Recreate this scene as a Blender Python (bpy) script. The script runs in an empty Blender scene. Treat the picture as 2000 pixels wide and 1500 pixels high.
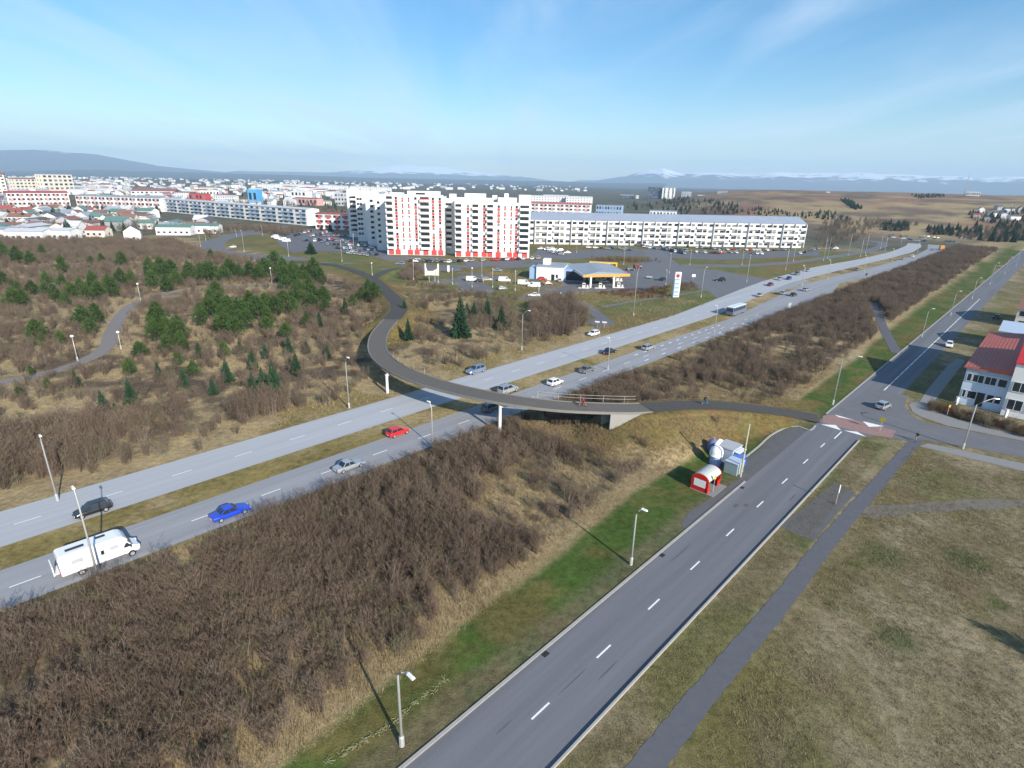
import bpy, math, random
import numpy as np
from mathutils import Vector, Matrix
R = math.radians
random.seed(7); rng = np.random.default_rng(7)
scene = bpy.context.scene
col = scene.collection

# ------------------------------------------------------------------ camera
CH, CF, CP, CR = 40.0, 1110.0, R(19.6), R(1.3)
cF = Vector((0, math.cos(CP), -math.sin(CP)))
_R0 = Vector((1, 0, 0)); _U0 = Vector((0, math.sin(CP), math.cos(CP)))
cR = _R0*math.cos(CR) + _U0*math.sin(CR); cU = _U0*math.cos(CR) - _R0*math.sin(CR)
cam_d = bpy.data.cameras.new('camera'); cam = bpy.data.objects.new('camera', cam_d); col.objects.link(cam)
cam_d.sensor_width = 36.0; cam_d.lens = CF/2000*36; cam_d.clip_start = 0.5; cam_d.clip_end = 80000
M = Matrix.Identity(4)
for i, a in enumerate((cR, cU, -cF)):
    for j in range(3): M[j][i] = a[j]
M[2][3] = CH
cam.matrix_world = M
scene.camera = cam

# ------------------------------------------------------------------ sky, sun, exposure
SUN_EL, SUN_AZ = R(26), R(146)
world = bpy.data.worlds.new('World'); scene.world = world; world.use_nodes = True
nt = world.node_tree; nt.nodes.clear()
def N(t, typ, **kw):
    n = t.nodes.new(typ)
    for k, v in kw.items(): setattr(n, k, v)
    return n
def mth(t, op, a, b=None, clamp=False):
    n = N(t, 'ShaderNodeMath', operation=op, use_clamp=clamp)
    for i, s in enumerate((a, b)):
        if s is None: continue
        if isinstance(s, (int, float)): n.inputs[i].default_value = s
        else: t.links.new(s, n.inputs[i])
    return n.outputs[0]
SKY_STRENGTH = 0.10
sky = N(nt, 'ShaderNodeTexSky', sky_type='NISHITA', sun_disc=False, sun_elevation=SUN_EL, sun_rotation=SUN_AZ,
        altitude=100, air_density=1.0, dust_density=0.3, ozone_density=2.0)
tc = N(nt, 'ShaderNodeTexCoord'); sp = N(nt, 'ShaderNodeSeparateXYZ'); nt.links.new(tc.outputs['Generated'], sp.inputs[0])
zz = mth(nt, 'ADD', mth(nt, 'MAXIMUM', sp.outputs['Z'], 0.0), 0.06)
px_ = mth(nt, 'DIVIDE', sp.outputs['X'], zz); py_ = mth(nt, 'DIVIDE', sp.outputs['Y'], zz)
cmb = N(nt, 'ShaderNodeCombineXYZ'); nt.links.new(px_, cmb.inputs[0]); nt.links.new(py_, cmb.inputs[1])
mp = N(nt, 'ShaderNodeMapping'); mp.inputs['Rotation'].default_value = (0, 0, R(8)); mp.inputs['Scale'].default_value = (0.85, 0.16, 1); nt.links.new(cmb.outputs[0], mp.inputs[0])
n1 = N(nt, 'ShaderNodeTexNoise'); n1.inputs['Scale'].default_value = 1.1; n1.inputs['Detail'].default_value = 7; n1.inputs['Roughness'].default_value = 0.55; n1.inputs['Distortion'].default_value = 0.9
nt.links.new(mp.outputs[0], n1.inputs['Vector'])
mp2 = N(nt, 'ShaderNodeMapping'); mp2.inputs['Scale'].default_value = (0.22, 0.16, 1); mp2.inputs['Location'].default_value = (1.3, 4.2, 0); nt.links.new(cmb.outputs[0], mp2.inputs[0])
n2 = N(nt, 'ShaderNodeTexNoise'); n2.inputs['Scale'].default_value = 1.0; n2.inputs['Detail'].default_value = 2; nt.links.new(mp2.outputs[0], n2.inputs['Vector'])
r1 = N(nt, 'ShaderNodeMapRange', interpolation_type='SMOOTHSTEP'); r1.inputs[1].default_value = 0.36; r1.inputs[2].default_value = 0.74; nt.links.new(n1.outputs[0], r1.inputs[0])
r2 = N(nt, 'ShaderNodeMapRange', interpolation_type='SMOOTHSTEP'); r2.inputs[1].default_value = 0.34; r2.inputs[2].default_value = 0.58; nt.links.new(n2.outputs[0], r2.inputs[0])
cm = mth(nt, 'MULTIPLY', mth(nt, 'MULTIPLY', r1.outputs[0], mth(nt, 'ADD', mth(nt, 'MULTIPLY', r2.outputs[0], 0.6), 0.4)), 0.62, True)
mixc = N(nt, 'ShaderNodeMix', data_type='RGBA'); nt.links.new(cm, mixc.inputs[0]); hs_ = N(nt, 'ShaderNodeHueSaturation'); hs_.inputs['Saturation'].default_value = 1.45; hs_.inputs['Value'].default_value = 1.12; nt.links.new(sky.outputs[0], hs_.inputs['Color']); nt.links.new(hs_.outputs[0], mixc.inputs[6]); mixc.inputs[7].default_value = (6.2, 7.2, 8.4, 1)
bg = N(nt, 'ShaderNodeBackground'); bg.inputs[1].default_value = SKY_STRENGTH; nt.links.new(mixc.outputs[2], bg.inputs[0])
wo = N(nt, 'ShaderNodeOutputWorld'); nt.links.new(bg.outputs[0], wo.inputs[0])

sun_d = bpy.data.lights.new('sun', 'SUN'); sun_d.energy = 5.0; sun_d.angle = R(0.5); sun_d.color = (1.0, 0.94, 0.85)
sun = bpy.data.objects.new('sun', sun_d); col.objects.link(sun); sun.location = (60, -80, 60)
sdir = Vector((math.sin(SUN_AZ)*math.cos(SUN_EL), math.cos(SUN_AZ)*math.cos(SUN_EL), math.sin(SUN_EL)))
sun.rotation_euler = sdir.to_track_quat('Z', 'Y').to_euler()
vs = scene.view_settings; vs.view_transform = 'Standard'; vs.look = 'None'; vs.exposure = 0.47; vs.gamma = 1; vs.use_curve_mapping = False
scene.render.engine = 'CYCLES'
cy = scene.cycles
cy.max_bounces = 5; cy.diffuse_bounces = 2; cy.glossy_bounces = 2; cy.transmission_bounces = 2; cy.volume_bounces = 1; cy.transparent_max_bounces = 6
cy.caustics_reflective = False; cy.caustics_refractive = False; cy.use_adaptive_sampling = False
cy.use_denoising = True
try:
    cy.denoiser = 'OPENIMAGEDENOISE'; cy.denoising_prefilter = 'ACCURATE'; cy.denoising_input_passes = 'RGB_ALBEDO_NORMAL'
except Exception: pass

# ------------------------------------------------------------------ helpers
def G(px, py, z=0.0):                       # photograph pixel -> place on the level z
    d = cF*CF + cR*(px-1000) + cU*(750-py)
    t = (z-CH)/d.z
    return Vector((d.x*t, d.y*t, z))
def P(p):
    v = Vector(p)-Vector((0, 0, CH)); f = v.dot(cF)
    return (1000+CF*v.dot(cR)/f, 750-CF*v.dot(cU)/f) if f > 0.1 else (-9999, -9999)
def hgt(base, ty, lo=1.0, hi=60.0):         # height of an upright thing from its foot and the row of its top
    g = G(*base)
    for _ in range(40):
        m = (lo+hi)/2
        if P((g.x, g.y, m))[1] > ty: lo = m
        else: hi = m
    return lo
AZ = R(43.5); EU = Vector((math.sin(AZ), math.cos(AZ), 0)); EV = Vector((math.cos(AZ), -math.sin(AZ), 0))
def UV(u, v, z=0.0): return EU*u + EV*v + Vector((0, 0, z))
def uv_of(p): return p[0]*math.sin(AZ)+p[1]*math.cos(AZ), p[0]*math.cos(AZ)-p[1]*math.sin(AZ)
ROAD_RZ = math.pi/2 - AZ                     # local x along the roads

_m = {}
def mat(name, c, rough=0.8, var=0.12, scale=1.5, metal=0.0, spec=0.3, bump=0.0, streak=None, coat=0.0, alpha=None):
    """procedural material: base colour broken by two noises (streak=(su,sv): stretched along the roads)"""
    if name in _m: return _m[name]
    m = bpy.data.materials.new(name); m.use_nodes = True; t = m.node_tree
    b = t.nodes['Principled BSDF']; b.inputs['Roughness'].default_value = rough; b.inputs['Metallic'].default_value = metal
    b.inputs['Specular IOR Level'].default_value = spec; b.inputs['Coat Weight'].default_value = coat
    tcn = N(t, 'ShaderNodeTexCoord'); mpn = N(t, 'ShaderNodeMapping'); t.links.new(tcn.outputs['Object'], mpn.inputs[0])
    if streak:
        mpr = N(t, 'ShaderNodeMapping'); mpr.inputs['Rotation'].default_value = (0, 0, AZ); t.links.new(tcn.outputs['Object'], mpr.inputs[0]); t.links.new(mpr.outputs[0], mpn.inputs[0]); mpn.inputs['Scale'].default_value = (streak[1], streak[0], 1)
    na = N(t, 'ShaderNodeTexNoise'); na.inputs['Scale'].default_value = scale; na.inputs['Detail'].default_value = 6; na.inputs['Roughness'].default_value = 0.65
    t.links.new(mpn.outputs[0], na.inputs['Vector'])
    nb = N(t, 'ShaderNodeTexNoise'); nb.inputs['Scale'].default_value = scale*9; nb.inputs['Detail'].default_value = 3
    t.links.new(tcn.outputs['Object'], nb.inputs['Vector'])
    f = mth(t, 'ADD', mth(t, 'MULTIPLY', na.outputs[0], 0.7), mth(t, 'MULTIPLY', nb.outputs[0], 0.3))
    rp = N(t, 'ShaderNodeMapRange'); rp.inputs[1].default_value = 0.3; rp.inputs[2].default_value = 0.7; rp.inputs[3].default_value = 1-var; rp.inputs[4].default_value = 1+var
    t.links.new(f, rp.inputs[0])
    mx = N(t, 'ShaderNodeVectorMath', operation='SCALE'); mx.inputs[0].default_value = c[:3]; t.links.new(rp.outputs[0], mx.inputs['Scale'])
    t.links.new(mx.outputs[0], b.inputs['Base Color'])
    if bump:
        bn = N(t, 'ShaderNodeBump'); bn.inputs['Strength'].default_value = bump; bn.inputs['Distance'].default_value = 0.1; t.links.new(f, bn.inputs['Height']); t.links.new(bn.outputs[0], b.inputs['Normal'])
    _m[name] = m
    return m
def leafmat(name, c1, c2, scale=0.6, trans=0.0):
    """foliage / twigs: colour changes from plant to plant and within the plant"""
    if name in _m: return _m[name]
    m = bpy.data.materials.new(name); m.use_nodes = True; t = m.node_tree
    b = t.nodes['Principled BSDF']; b.inputs['Roughness'].default_value = 0.85; b.inputs['Specular IOR Level'].default_value = 0.15
    oi = N(t, 'ShaderNodeObjectInfo'); g = N(t, 'ShaderNodeNewGeometry'); na = N(t, 'ShaderNodeTexNoise'); na.inputs['Scale'].default_value = scale; na.inputs['Detail'].default_value = 4
    t.links.new(g.outputs['Position'], na.inputs['Vector'])
    f = mth(t, 'ADD', mth(t, 'MULTIPLY', oi.outputs['Random'], 0.5), mth(t, 'SUBTRACT', mth(t, 'MULTIPLY', na.outputs[0], 1.3), 0.4), True)
    mx = N(t, 'ShaderNodeMix', data_type='RGBA'); mx.inputs[6].default_value = (*c1, 1); mx.inputs[7].default_value = (*c2, 1); t.links.new(f, mx.inputs[0])
    t.links.new(mx.outputs[2], b.inputs['Base Color'])
    _m[name] = m
    return m

class MB:
    """collects shapes into one mesh"""
    def __init__(s): s.v = []; s.f = []; s.m = []; s.mats = []
    def mi(s, m):
        if m not in s.mats: s.mats.append(m)
        return s.mats.index(m)
    def add(s, vs, fs, m):
        o = len(s.v); s.v += [tuple(p) for p in vs]; k = s.mi(m)
        for f in fs: s.f.append(tuple(o+i for i in f)); s.m.append(k)
        return s
    def box(s, c, d, m, rz=0.0, top=(1, 1)):
        x, y, z = d[0]/2, d[1]/2, d[2]/2; cr, sr = math.cos(rz), math.sin(rz); vs = []
        for dz in (-1, 1):
            tx, ty = top if dz > 0 else (1, 1)
            for dx, dy in ((-1, -1), (1, -1), (1, 1), (-1, 1)):
                a, b = dx*x*tx, dy*y*ty
                vs.append((c[0]+a*cr-b*sr, c[1]+a*sr+b*cr, c[2]+dz*z))
        return s.add(vs, [(3, 2, 1, 0), (4, 5, 6, 7), (0, 1, 5, 4), (1, 2, 6, 5), (2, 3, 7, 6), (3, 0, 4, 7)], m)
    def b(s, x0, x1, y0, y1, z0, z1, m): return s.box(((x0+x1)/2, (y0+y1)/2, (z0+z1)/2), (x1-x0, y1-y0, z1-z0), m)
    def quad(s, a, b, c, d, m): return s.add([a, b, c, d], [(0, 1, 2, 3)], m)
    def prism(s, poly, z0, z1, m):
        n = len(poly); vs = [(p[0], p[1], z0) for p in poly]+[(p[0], p[1], z1) for p in poly]
        return s.add(vs, [tuple(range(n-1, -1, -1)), tuple(range(n, 2*n))]+[(i, (i+1) % n, n+(i+1) % n, n+i) for i in range(n)], m)
    def extr(s, prof, y0, y1, m):            # profile in xz extruded along y
        n = len(prof); vs = [(p[0], y0, p[1]) for p in prof]+[(p[0], y1, p[1]) for p in prof]
        return s.add(vs, [tuple(range(n)), tuple(range(2*n-1, n-1, -1))]+[(i, n+i, n+(i+1) % n, (i+1) % n) for i in range(n)], m)
    def tube(s, pts, rad, m, n=6, cap=True):
        pts = [Vector(p) for p in pts]; rad = rad if isinstance(rad, (list, tuple)) else [rad]*len(pts); vs = []; fs = []
        for i, p in enumerate(pts):
            d = (pts[min(i+1, len(pts)-1)]-pts[max(i-1, 0)]).normalized()
            a = d.cross(Vector((0, 0, 1)) if abs(d.z) < 0.9 else Vector((1, 0, 0))).normalized(); b = d.cross(a)
            for k in range(n):
                w = 2*math.pi*k/n; vs.append(p+(a*math.cos(w)+b*math.sin(w))*rad[i])
        for i in range(len(pts)-1):
            for k in range(n): fs.append((i*n+k, i*n+(k+1) % n, (i+1)*n+(k+1) % n, (i+1)*n+k))
        if cap: fs += [tuple(range(n-1, -1, -1)), tuple(range((len(pts)-1)*n, len(pts)*n))]
        return s.add(vs, fs, m)
    def lathe(s, prof, c, m, n=12, axis='z'):
        vs = []; fs = []
        for r, h in prof:
            for k in range(n):
                w = 2*math.pi*k/n; a, b = r*math.cos(w), r*math.sin(w)
                vs.append((c[0]+a, c[1]+b, c[2]+h) if axis == 'z' else ((c[0]+a, c[1]+h, c[2]+b) if axis == 'y' else (c[0]+h, c[1]+a, c[2]+b)))
        for i in range(len(prof)-1):
            for k in range(n): fs.append((i*n+k, i*n+(k+1) % n, (i+1)*n+(k+1) % n, (i+1)*n+k))
        fs += [tuple(range(n)), tuple(range((len(prof)-1)*n, len(prof)*n))]
        return s.add(vs, fs, m)
    def mesh(s, name, smooth=False):
        me = bpy.data.meshes.new(name); me.from_pydata(s.v, [], s.f); me.update()
        for m in s.mats: me.materials.append(m)
        me.polygons.foreach_set('material_index', s.m)
        if smooth: me.polygons.foreach_set('use_smooth', [True]*len(s.f))
        return me
    def build(s, name, parent=None, smooth=False): return obj(name, s.mesh(name, smooth), parent)
def obj(name, me, parent=None, loc=(0, 0, 0), rz=0.0, scale=None):
    o = bpy.data.objects.new(name, me); col.objects.link(o); o.parent = parent; o.location = loc; o.rotation_euler = (0, 0, rz)
    if scale is not None: o.scale = (scale,)*3 if isinstance(scale, (int, float)) else scale
    return o
def tag(o, label=None, cat=None, group=None, kind=None):
    for k, v in (('label', label), ('category', cat), ('group', group), ('kind', kind)):
        if v is not None: o[k] = v
    return o
def thing(name, loc, rz, label, cat, group=None): return tag(obj(name, None, None, loc, rz), label, cat, group)
kids = {}
def dup(root, loc, rz, label=None, group=None, scale=None, swap=None):
    """copy of a thing with its parts and sub-parts; swap = {old material: new material} set on the object's own slots"""
    def cp(o, par):
        c = o.copy(); col.objects.link(c); c.parent = par
        if swap and c.data is not None:
            for sl in c.material_slots:
                if sl.material in swap:
                    nm = swap[sl.material]; sl.link = 'OBJECT'; sl.material = nm
        for ch in CH_OF(o): cp(ch, c)
        return c
    r = cp(root, None); r.location = loc; r.rotation_euler = (0, 0, rz)
    if scale is not None: r.scale = (scale,)*3 if isinstance(scale, (int, float)) else scale
    if label: r['label'] = label
    if group: r['group'] = group
    return r
def CH_OF(o):
    if o.name not in kids: kids[o.name] = list(o.children)
    return kids[o.name]

# ------------------------------------------------------------------ numpy noise
_tab = rng.random((256, 256))
def vnoise(x, y, s):
    x = np.asarray(x)/s; y = np.asarray(y)/s; xi = np.floor(x).astype(int); yi = np.floor(y).astype(int); fx = x-xi; fy = y-yi
    fx = fx*fx*(3-2*fx); fy = fy*fy*(3-2*fy); T = lambda a, b: _tab[a % 256, b % 256]
    return (T(xi, yi)*(1-fx)+T(xi+1, yi)*fx)*(1-fy)+(T(xi, yi+1)*(1-fx)+T(xi+1, yi+1)*fx)*fy
def fbm(x, y, s, o=4):
    r = 0; a = 0.5; t = 0
    for _ in range(o): r = r+a*vnoise(x+t*17.3, y-t*9.1, s); t += 1; s /= 2; a /= 2
    return r/(1-0.5**o)
def sstep(x, a, b): t = np.clip((x-a)/(b-a), 0, 1); return t*t*(3-2*t)
def catmull(pts, step=1.0):
    pts = [Vector(p) for p in pts]; out = []
    for i in range(len(pts)-1):
        p0, p1, p2, p3 = pts[max(i-1, 0)], pts[i], pts[i+1], pts[min(i+2, len(pts)-1)]
        n = max(1, int((p2-p1).length/step))
        for k in range(n):
            t = k/n; out.append(0.5*((2*p1)+(p2-p0)*t+(2*p0-5*p1+4*p2-p3)*t*t+(3*p1-p0-3*p2+p3)*t**3))
    out.append(pts[-1]); return out
def dist_line(x, y, line):
    """distance and interpolated height of the nearest place on a polyline (numpy)"""
    best = np.full(np.shape(x), 1e9); bz = np.zeros(np.shape(x))
    for a, b in zip(line[:-1], line[1:]):
        dx, dy = b[0]-a[0], b[1]-a[1]; L = dx*dx+dy*dy+1e-9
        t = np.clip(((x-a[0])*dx+(y-a[1])*dy)/L, 0, 1); d = np.hypot(x-a[0]-t*dx, y-a[1]-t*dy)
        k = d < best; best = np.where(k, d, best); bz = np.where(k, a[2]+(b[2]-a[2])*t, bz)
    return best, bz
def in_poly(x, y, poly):
    c = np.zeros(np.shape(x), bool); n = len(poly)
    for i in range(n):
        x0, y0 = poly[i][:2]; x1, y1 = poly[i-1][:2]
        c ^= ((y0 > y) != (y1 > y)) & (x < (x1-x0)*(y-y0)/((y1-y0) or 1e-9)+x0)
    return c

# ------------------------------------------------------------------ layout: bridge and paths (centre lines with heights)
DECK = catmull([G(764, 624, 3.0), G(741, 652, 3.6), G(738, 684, 4.0), G(763, 712, 4.4), G(812, 736, 4.8), G(880, 757, 5.2), G(975, 777, 5.7), G(1090, 792, 5.6), G(1210, 797, 5.0), G(1262, 796, 4.6)], 1.2)
RAMP_E = catmull([G(1262, 796, 4.6), G(1330, 792, 3.8), G(1400, 792, 2.8), G(1480, 799, 1.6), G(1545, 808, 0.6), G(1598, 818, 0.12)], 1.2)
RAMP_W = catmull([G(764, 624, 3.0), G(780, 604, 2.7), G(772, 586, 2.4), G(747, 562, 1.6), G(728, 545, 1.0), G(690, 528, 0.5), G(640, 516, 0.2), G(565, 511, 0.1)], 2.0)
PATH_B = catmull([G(728, 545, 1.0), G(748, 532, 0.6), G(775, 525, 0.25), G(805, 523, 0.1)], 2.0)
PATH_C = catmull([G(752, 566, 1.7), G(725, 557, 1.0), G(690, 557, 0.5), G(650, 560, 0.2)], 2.0)
OLD_PATH = catmull([G(-60, 768), G(0, 748), G(60, 736), G(120, 722), G(175, 700), G(207, 678), G(218, 652), G(235, 618), G(262, 594), G(300, 580), G(350, 570), G(420, 563), G(500, 558), G(590, 558), G(650, 560, 0.2)], 2.0)
PATH_R = catmull([G(1752, 690), G(1738, 665), G(1725, 640), G(1714, 612), G(1703, 592)], 2.0)
PATH_S = catmull([G(1690, 1005), G(1750, 996), G(1830, 990), G(1920, 985), G(2040, 983)], 2.0)
EMB = [RAMP_E, RAMP_W, PATH_C, PATH_B]
def VB(u): return np.interp(u, [0, 10, 62, 100, 114, 167, 250, 400], [-31.0, -31.3, -35.0, -33.0, -31.8, -32.0, -34.5, -36.0])   # where the mown verge ends
def hill(x, y):
    d = np.hypot(x, y); az = np.degrees(np.arctan2(x, y))
    a = sstep(az, 11, 24)
    b = sstep(d, 560, 1350)
    w = fbm(x, y, 260, 4)
    return a*(31*b*(1-0.9*sstep(d, 2600, 5200)) + (13*(w-0.5)+4*(fbm(x+500, y, 70, 3)-.5))*b)
def terrain(x, y):
    x = np.asarray(x, float); y = np.asarray(y, float)
    z = hill(x, y)
    near = (np.abs(x) < 160) & (y < 320) & (y > 50)
    if np.any(near):
        xs, ys = x[near], y[near]; e = np.zeros(xs.shape)
        for ln in EMB:
            d, lz = dist_line(xs, ys, ln[::2]+[ln[-1]])
            e = np.maximum(e, np.clip(lz-np.maximum(0, d-3.2)*0.52, 0, None))
        u = xs*math.sin(AZ)+ys*math.cos(AZ); v = xs*math.cos(AZ)-ys*math.sin(AZ)
        keep = sstep(np.abs(v+76.5), 12.5, 16.5)          # the highway stays level
        keep2 = sstep(np.abs(v+21.5), 4.2, 6.5)
        z[near] = np.maximum(z[near], e*keep*keep2)
    u = x*math.sin(AZ)+y*math.cos(AZ); v = x*math.cos(AZ)-y*math.sin(AZ)
    bum = (fbm(x, y, 14, 3)-0.5)*1.3
    wood = sstep(v, -36, -42)*sstep(-v, 62, 58) + sstep(-v, 96, 104)*sstep(np.hypot(x, y), 330, 230)*sstep(x, 40, -10)
    pth = np.ones(x.shape)
    sel = (np.hypot(x, y) < 400)
    if np.any(sel):
        for ln in (OLD_PATH, PATH_R, RAMP_E, RAMP_W, PATH_C, PATH_B):
            d, _ = dist_line(x[sel], y[sel], ln[::3]+[ln[-1]]); pth[sel] = np.minimum(pth[sel], sstep(d, 2.5, 7))
    return z + np.maximum(bum, -0.2)*np.clip(wood, 0, 1)*pth
def tz(p): return float(terrain(np.array([p[0]]), np.array([p[1]]))[0])
def on(px, py):
    p = G(px, py); z = tz(p)
    for _ in range(4):
        p = G(px, py, z); z = tz(p)
    return Vector((p.x, p.y, z))
def hit(px, py):                             # where the line of sight meets the terrain
    d = (cF*CF + cR*(px-1000) + cU*(750-py)).normalized(); t = np.geomspace(30, 30000, 4000)
    x, y, z = d.x*t, d.y*t, CH+d.z*t; k = np.nonzero(z <= terrain(x, y))[0]
    i = k[0] if len(k) else len(t)-1
    return Vector((x[i], y[i], tz((x[i], y[i]))))

# ------------------------------------------------------------------ materials
M_asph = mat('asphalt', (0.158, 0.160, 0.172), 0.85, 0.22, 1.0, spec=.15, streak=(0.018, 0.75))
M_hwyf = mat('old_concrete_asphalt', (0.395, 0.405, 0.42), 0.85, 0.14, 1.0, spec=.15, streak=(0.012, 0.6))
M_hwyn = mat('worn_asphalt', (0.295, 0.297, 0.308), 0.85, 0.20, 1.0, spec=.15, streak=(0.012, 0.65))
M_path = mat('path_asphalt', (0.112, 0.112, 0.124), 0.9, 0.12, 1.2)
M_newp = mat('new_path_asphalt', (0.082, 0.078, 0.073), 0.9, 0.10, 1.0, spec=.1)
M_lot = mat('lot_asphalt', (0.135, 0.135, 0.145), 0.9, 0.15, 0.25)
M_street = mat('street_asphalt', (0.15, 0.15, 0.158), 0.9, 0.12, 0.3)
M_layby = mat('layby_asphalt', (0.115, 0.112, 0.112), 0.9, 0.14, 0.8)
M_pave = mat('pavement_slabs', (0.24, 0.235, 0.225), 0.85, 0.1, 2)
M_kerb = mat('kerb_stone', (0.36, 0.34, 0.31), 0.85, 0.12, 2)
M_paint = mat('road_paint', (0.78, 0.78, 0.76), 0.7, 0.12, 3)
M_wpaint = mat('worn_road_paint', (0.72, 0.73, 0.74), 0.8, 0.2, 3)
M_red = mat('red_pavers', (0.30, 0.185, 0.165), 0.85, 0.2, 2)
M_deck = mat('deck_asphalt', (0.140, 0.127, 0.110), 0.85, 0.10, 1, spec=.1)
M_edge = mat('deck_edge_concrete', (0.21, 0.20, 0.18), 0.85, 0.08, 1)
M_conc = mat('concrete', (0.29, 0.28, 0.26), 0.8, 0.08, 1)
M_concw = mat('pale_concrete', (0.62, 0.61, 0.58), 0.8, 0.05, 1)
M_white = mat('white_render', (0.78, 0.77, 0.75), 0.8, 0.05, 0.4)
M_wmetal = mat('white_metal', (0.75, 0.75, 0.74), 0.5, 0.04, 2)
M_cream = mat('cream_render', (0.72, 0.66, 0.55), 0.8, 0.06, 0.4)
M_pink = mat('pink_render', (0.62, 0.36, 0.33), 0.8, 0.08, 0.4)
M_redp = mat('red_panel', (0.55, 0.075, 0.07), 0.6, 0.08, 0.8)
M_glass = mat('window_glass', (0.025, 0.032, 0.042), 0.12, 0.2, 0.3, spec=0.5)
M_dark = mat('dark_metal', (0.03, 0.03, 0.032), 0.5, 0.1, 2)
M_galv = mat('galvanised_steel', (0.50, 0.50, 0.48), 0.45, 0.08, 3, metal=0.3)
M_rail = mat('rail_steel', (0.36, 0.33, 0.29), 0.5, 0.08, 3)
M_lamp = mat('lamp_housing', (0.82, 0.82, 0.80), 0.3, 0.03, 3)
M_roofr = mat('red_sheet_roof', (0.34, 0.085, 0.07), 0.6, 0.10, 0.6)
M_roofg = mat('grey_sheet_roof', (0.30, 0.33, 0.37), 0.55, 0.08, 0.3)
M_roofb = mat('blue_sheet_roof', (0.30, 0.34, 0.41), 0.5, 0.10, 0.15)
M_roofgn = mat('green_sheet_roof', (0.12, 0.22, 0.19), 0.6, 0.10, 0.5)
M_roofd = mat('dark_felt_roof', (0.11, 0.11, 0.12), 0.8, 0.12, 0.5)
M_roofw = mat('pale_sheet_roof', (0.55, 0.56, 0.57), 0.6, 0.08, 0.4)
M_roofbr = mat('brown_tile_roof', (0.24, 0.12, 0.09), 0.8, 0.12, 0.5)
M_bluew = mat('blue_cladding', (0.10, 0.38, 0.72), 0.5, 0.05, 0.5)
M_blueb = mat('pale_blue_panel', (0.30, 0.42, 0.60), 0.6, 0.06, 0.5)
M_greyw = mat('grey_render', (0.40, 0.41, 0.43), 0.8, 0.06, 0.4)
M_bgw = mat('blue_grey_render', (0.42, 0.49, 0.58), 0.8, 0.05, 0.5)
M_yel = mat('yellow_paint', (0.80, 0.50, 0.02), 0.35, 0.03, 1, coat=0.3)
M_org = mat('orange_fascia', (0.85, 0.34, 0.06), 0.5, 0.04, 1)
M_tyre = mat('tyre_rubber', (0.018, 0.018, 0.018), 0.85, 0.1, 4)
M_rim = mat('alloy_rim', (0.55, 0.55, 0.56), 0.35, 0.05, 4, metal=0.6)
M_hl = mat('headlight_glass', (0.75, 0.76, 0.78), 0.15, 0.02, 4)
M_tl = mat('tail_light', (0.45, 0.02, 0.02), 0.25, 0.02, 4)
M_wood = mat('timber', (0.30, 0.24, 0.17), 0.8, 0.15, 3)
M_bark = leafmat('bark', (0.075, 0.055, 0.042), (0.150, 0.112, 0.085), 0.2)
M_birch = leafmat('pale_bark', (0.16, 0.13, 0.10), (0.26, 0.22, 0.17), 0.3)
M_twig = leafmat('twigs', (0.098, 0.068, 0.050), (0.235, 0.172, 0.124), 0.08)
M_twig2 = leafmat('olive_twigs', (0.105, 0.088, 0.052), (0.190, 0.160, 0.092), 0.08)
M_rust = leafmat('rust_twigs', (0.13, 0.045, 0.022), (0.20, 0.085, 0.040), 0.3)
M_pine = leafmat('pine_needles', (0.030, 0.060, 0.016), (0.074, 0.126, 0.032), 0.5)
M_spr = leafmat('spruce_needles', (0.014, 0.036, 0.018), (0.034, 0.072, 0.034), 0.5)
M_dgrass = leafmat('dry_grass_blades', (0.24, 0.175, 0.092), (0.40, 0.315, 0.180), 0.25)
M_glass2 = mat('curtained_glass', (0.20, 0.20, 0.20), 0.25, 0.3, 0.6, spec=0.5)
M_ograss = leafmat('olive_grass_blades', (0.105, 0.088, 0.042), (0.33, 0.27, 0.15), 0.9)
M_ggrass = leafmat('green_grass_blades', (0.055, 0.105, 0.018), (0.115, 0.155, 0.035), 0.2)
def paint(name, c, metal=0.0): return mat(name+'_car_paint', c, 0.28, 0.03, 1.0, metal=metal, spec=0.5, coat=0.5)
C_ = {'white': paint('white', (0.80, 0.80, 0.80)), 'silver': paint('silver', (0.42, 0.44, 0.46), 0.4), 'black': paint('black', (0.014, 0.015, 0.018)), 'blue': paint('blue', (0.012, 0.055, 0.50)),
      'red': paint('red', (0.62, 0.02, 0.02)), 'grey': paint('grey', (0.13, 0.14, 0.15)), 'maroon': paint('maroon', (0.13, 0.018, 0.025)), 'navy': paint('navy', (0.02, 0.04, 0.12)),
      'steel': paint('steel_blue', (0.20, 0.26, 0.36), 0.3), 'beige': paint('beige', (0.40, 0.35, 0.27)), 'green': paint('green', (0.03, 0.10, 0.06))}

# ------------------------------------------------------------------ ground sheet
def axis(lo, hi, step, far0, far1, ratio):
    a = list(np.arange(lo, hi+1e-6, step)); s = step
    while a[-1] < far1: s = min(s*ratio, 900); a.append(a[-1]+s)
    s = step; b = []; x = lo
    while x > far0: s = min(s*ratio, 900); x -= s; b.append(x)
    return np.array(b[::-1]+a)
gx = axis(-78, 142, 0.65, -24000, 24000, 1.045); gy = axis(20, 132, 0.65, -150, 30000, 1.035)
X, Y = np.meshgrid(gx, gy); fx, fy = X.ravel(), Y.ravel(); nx, ny = len(gx), len(gy)
Z = terrain(fx, fy)
U_ = fx*math.sin(AZ)+fy*math.cos(AZ); V_ = fx*math.cos(AZ)-fy*math.sin(AZ); D_ = np.hypot(fx, fy)
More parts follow.
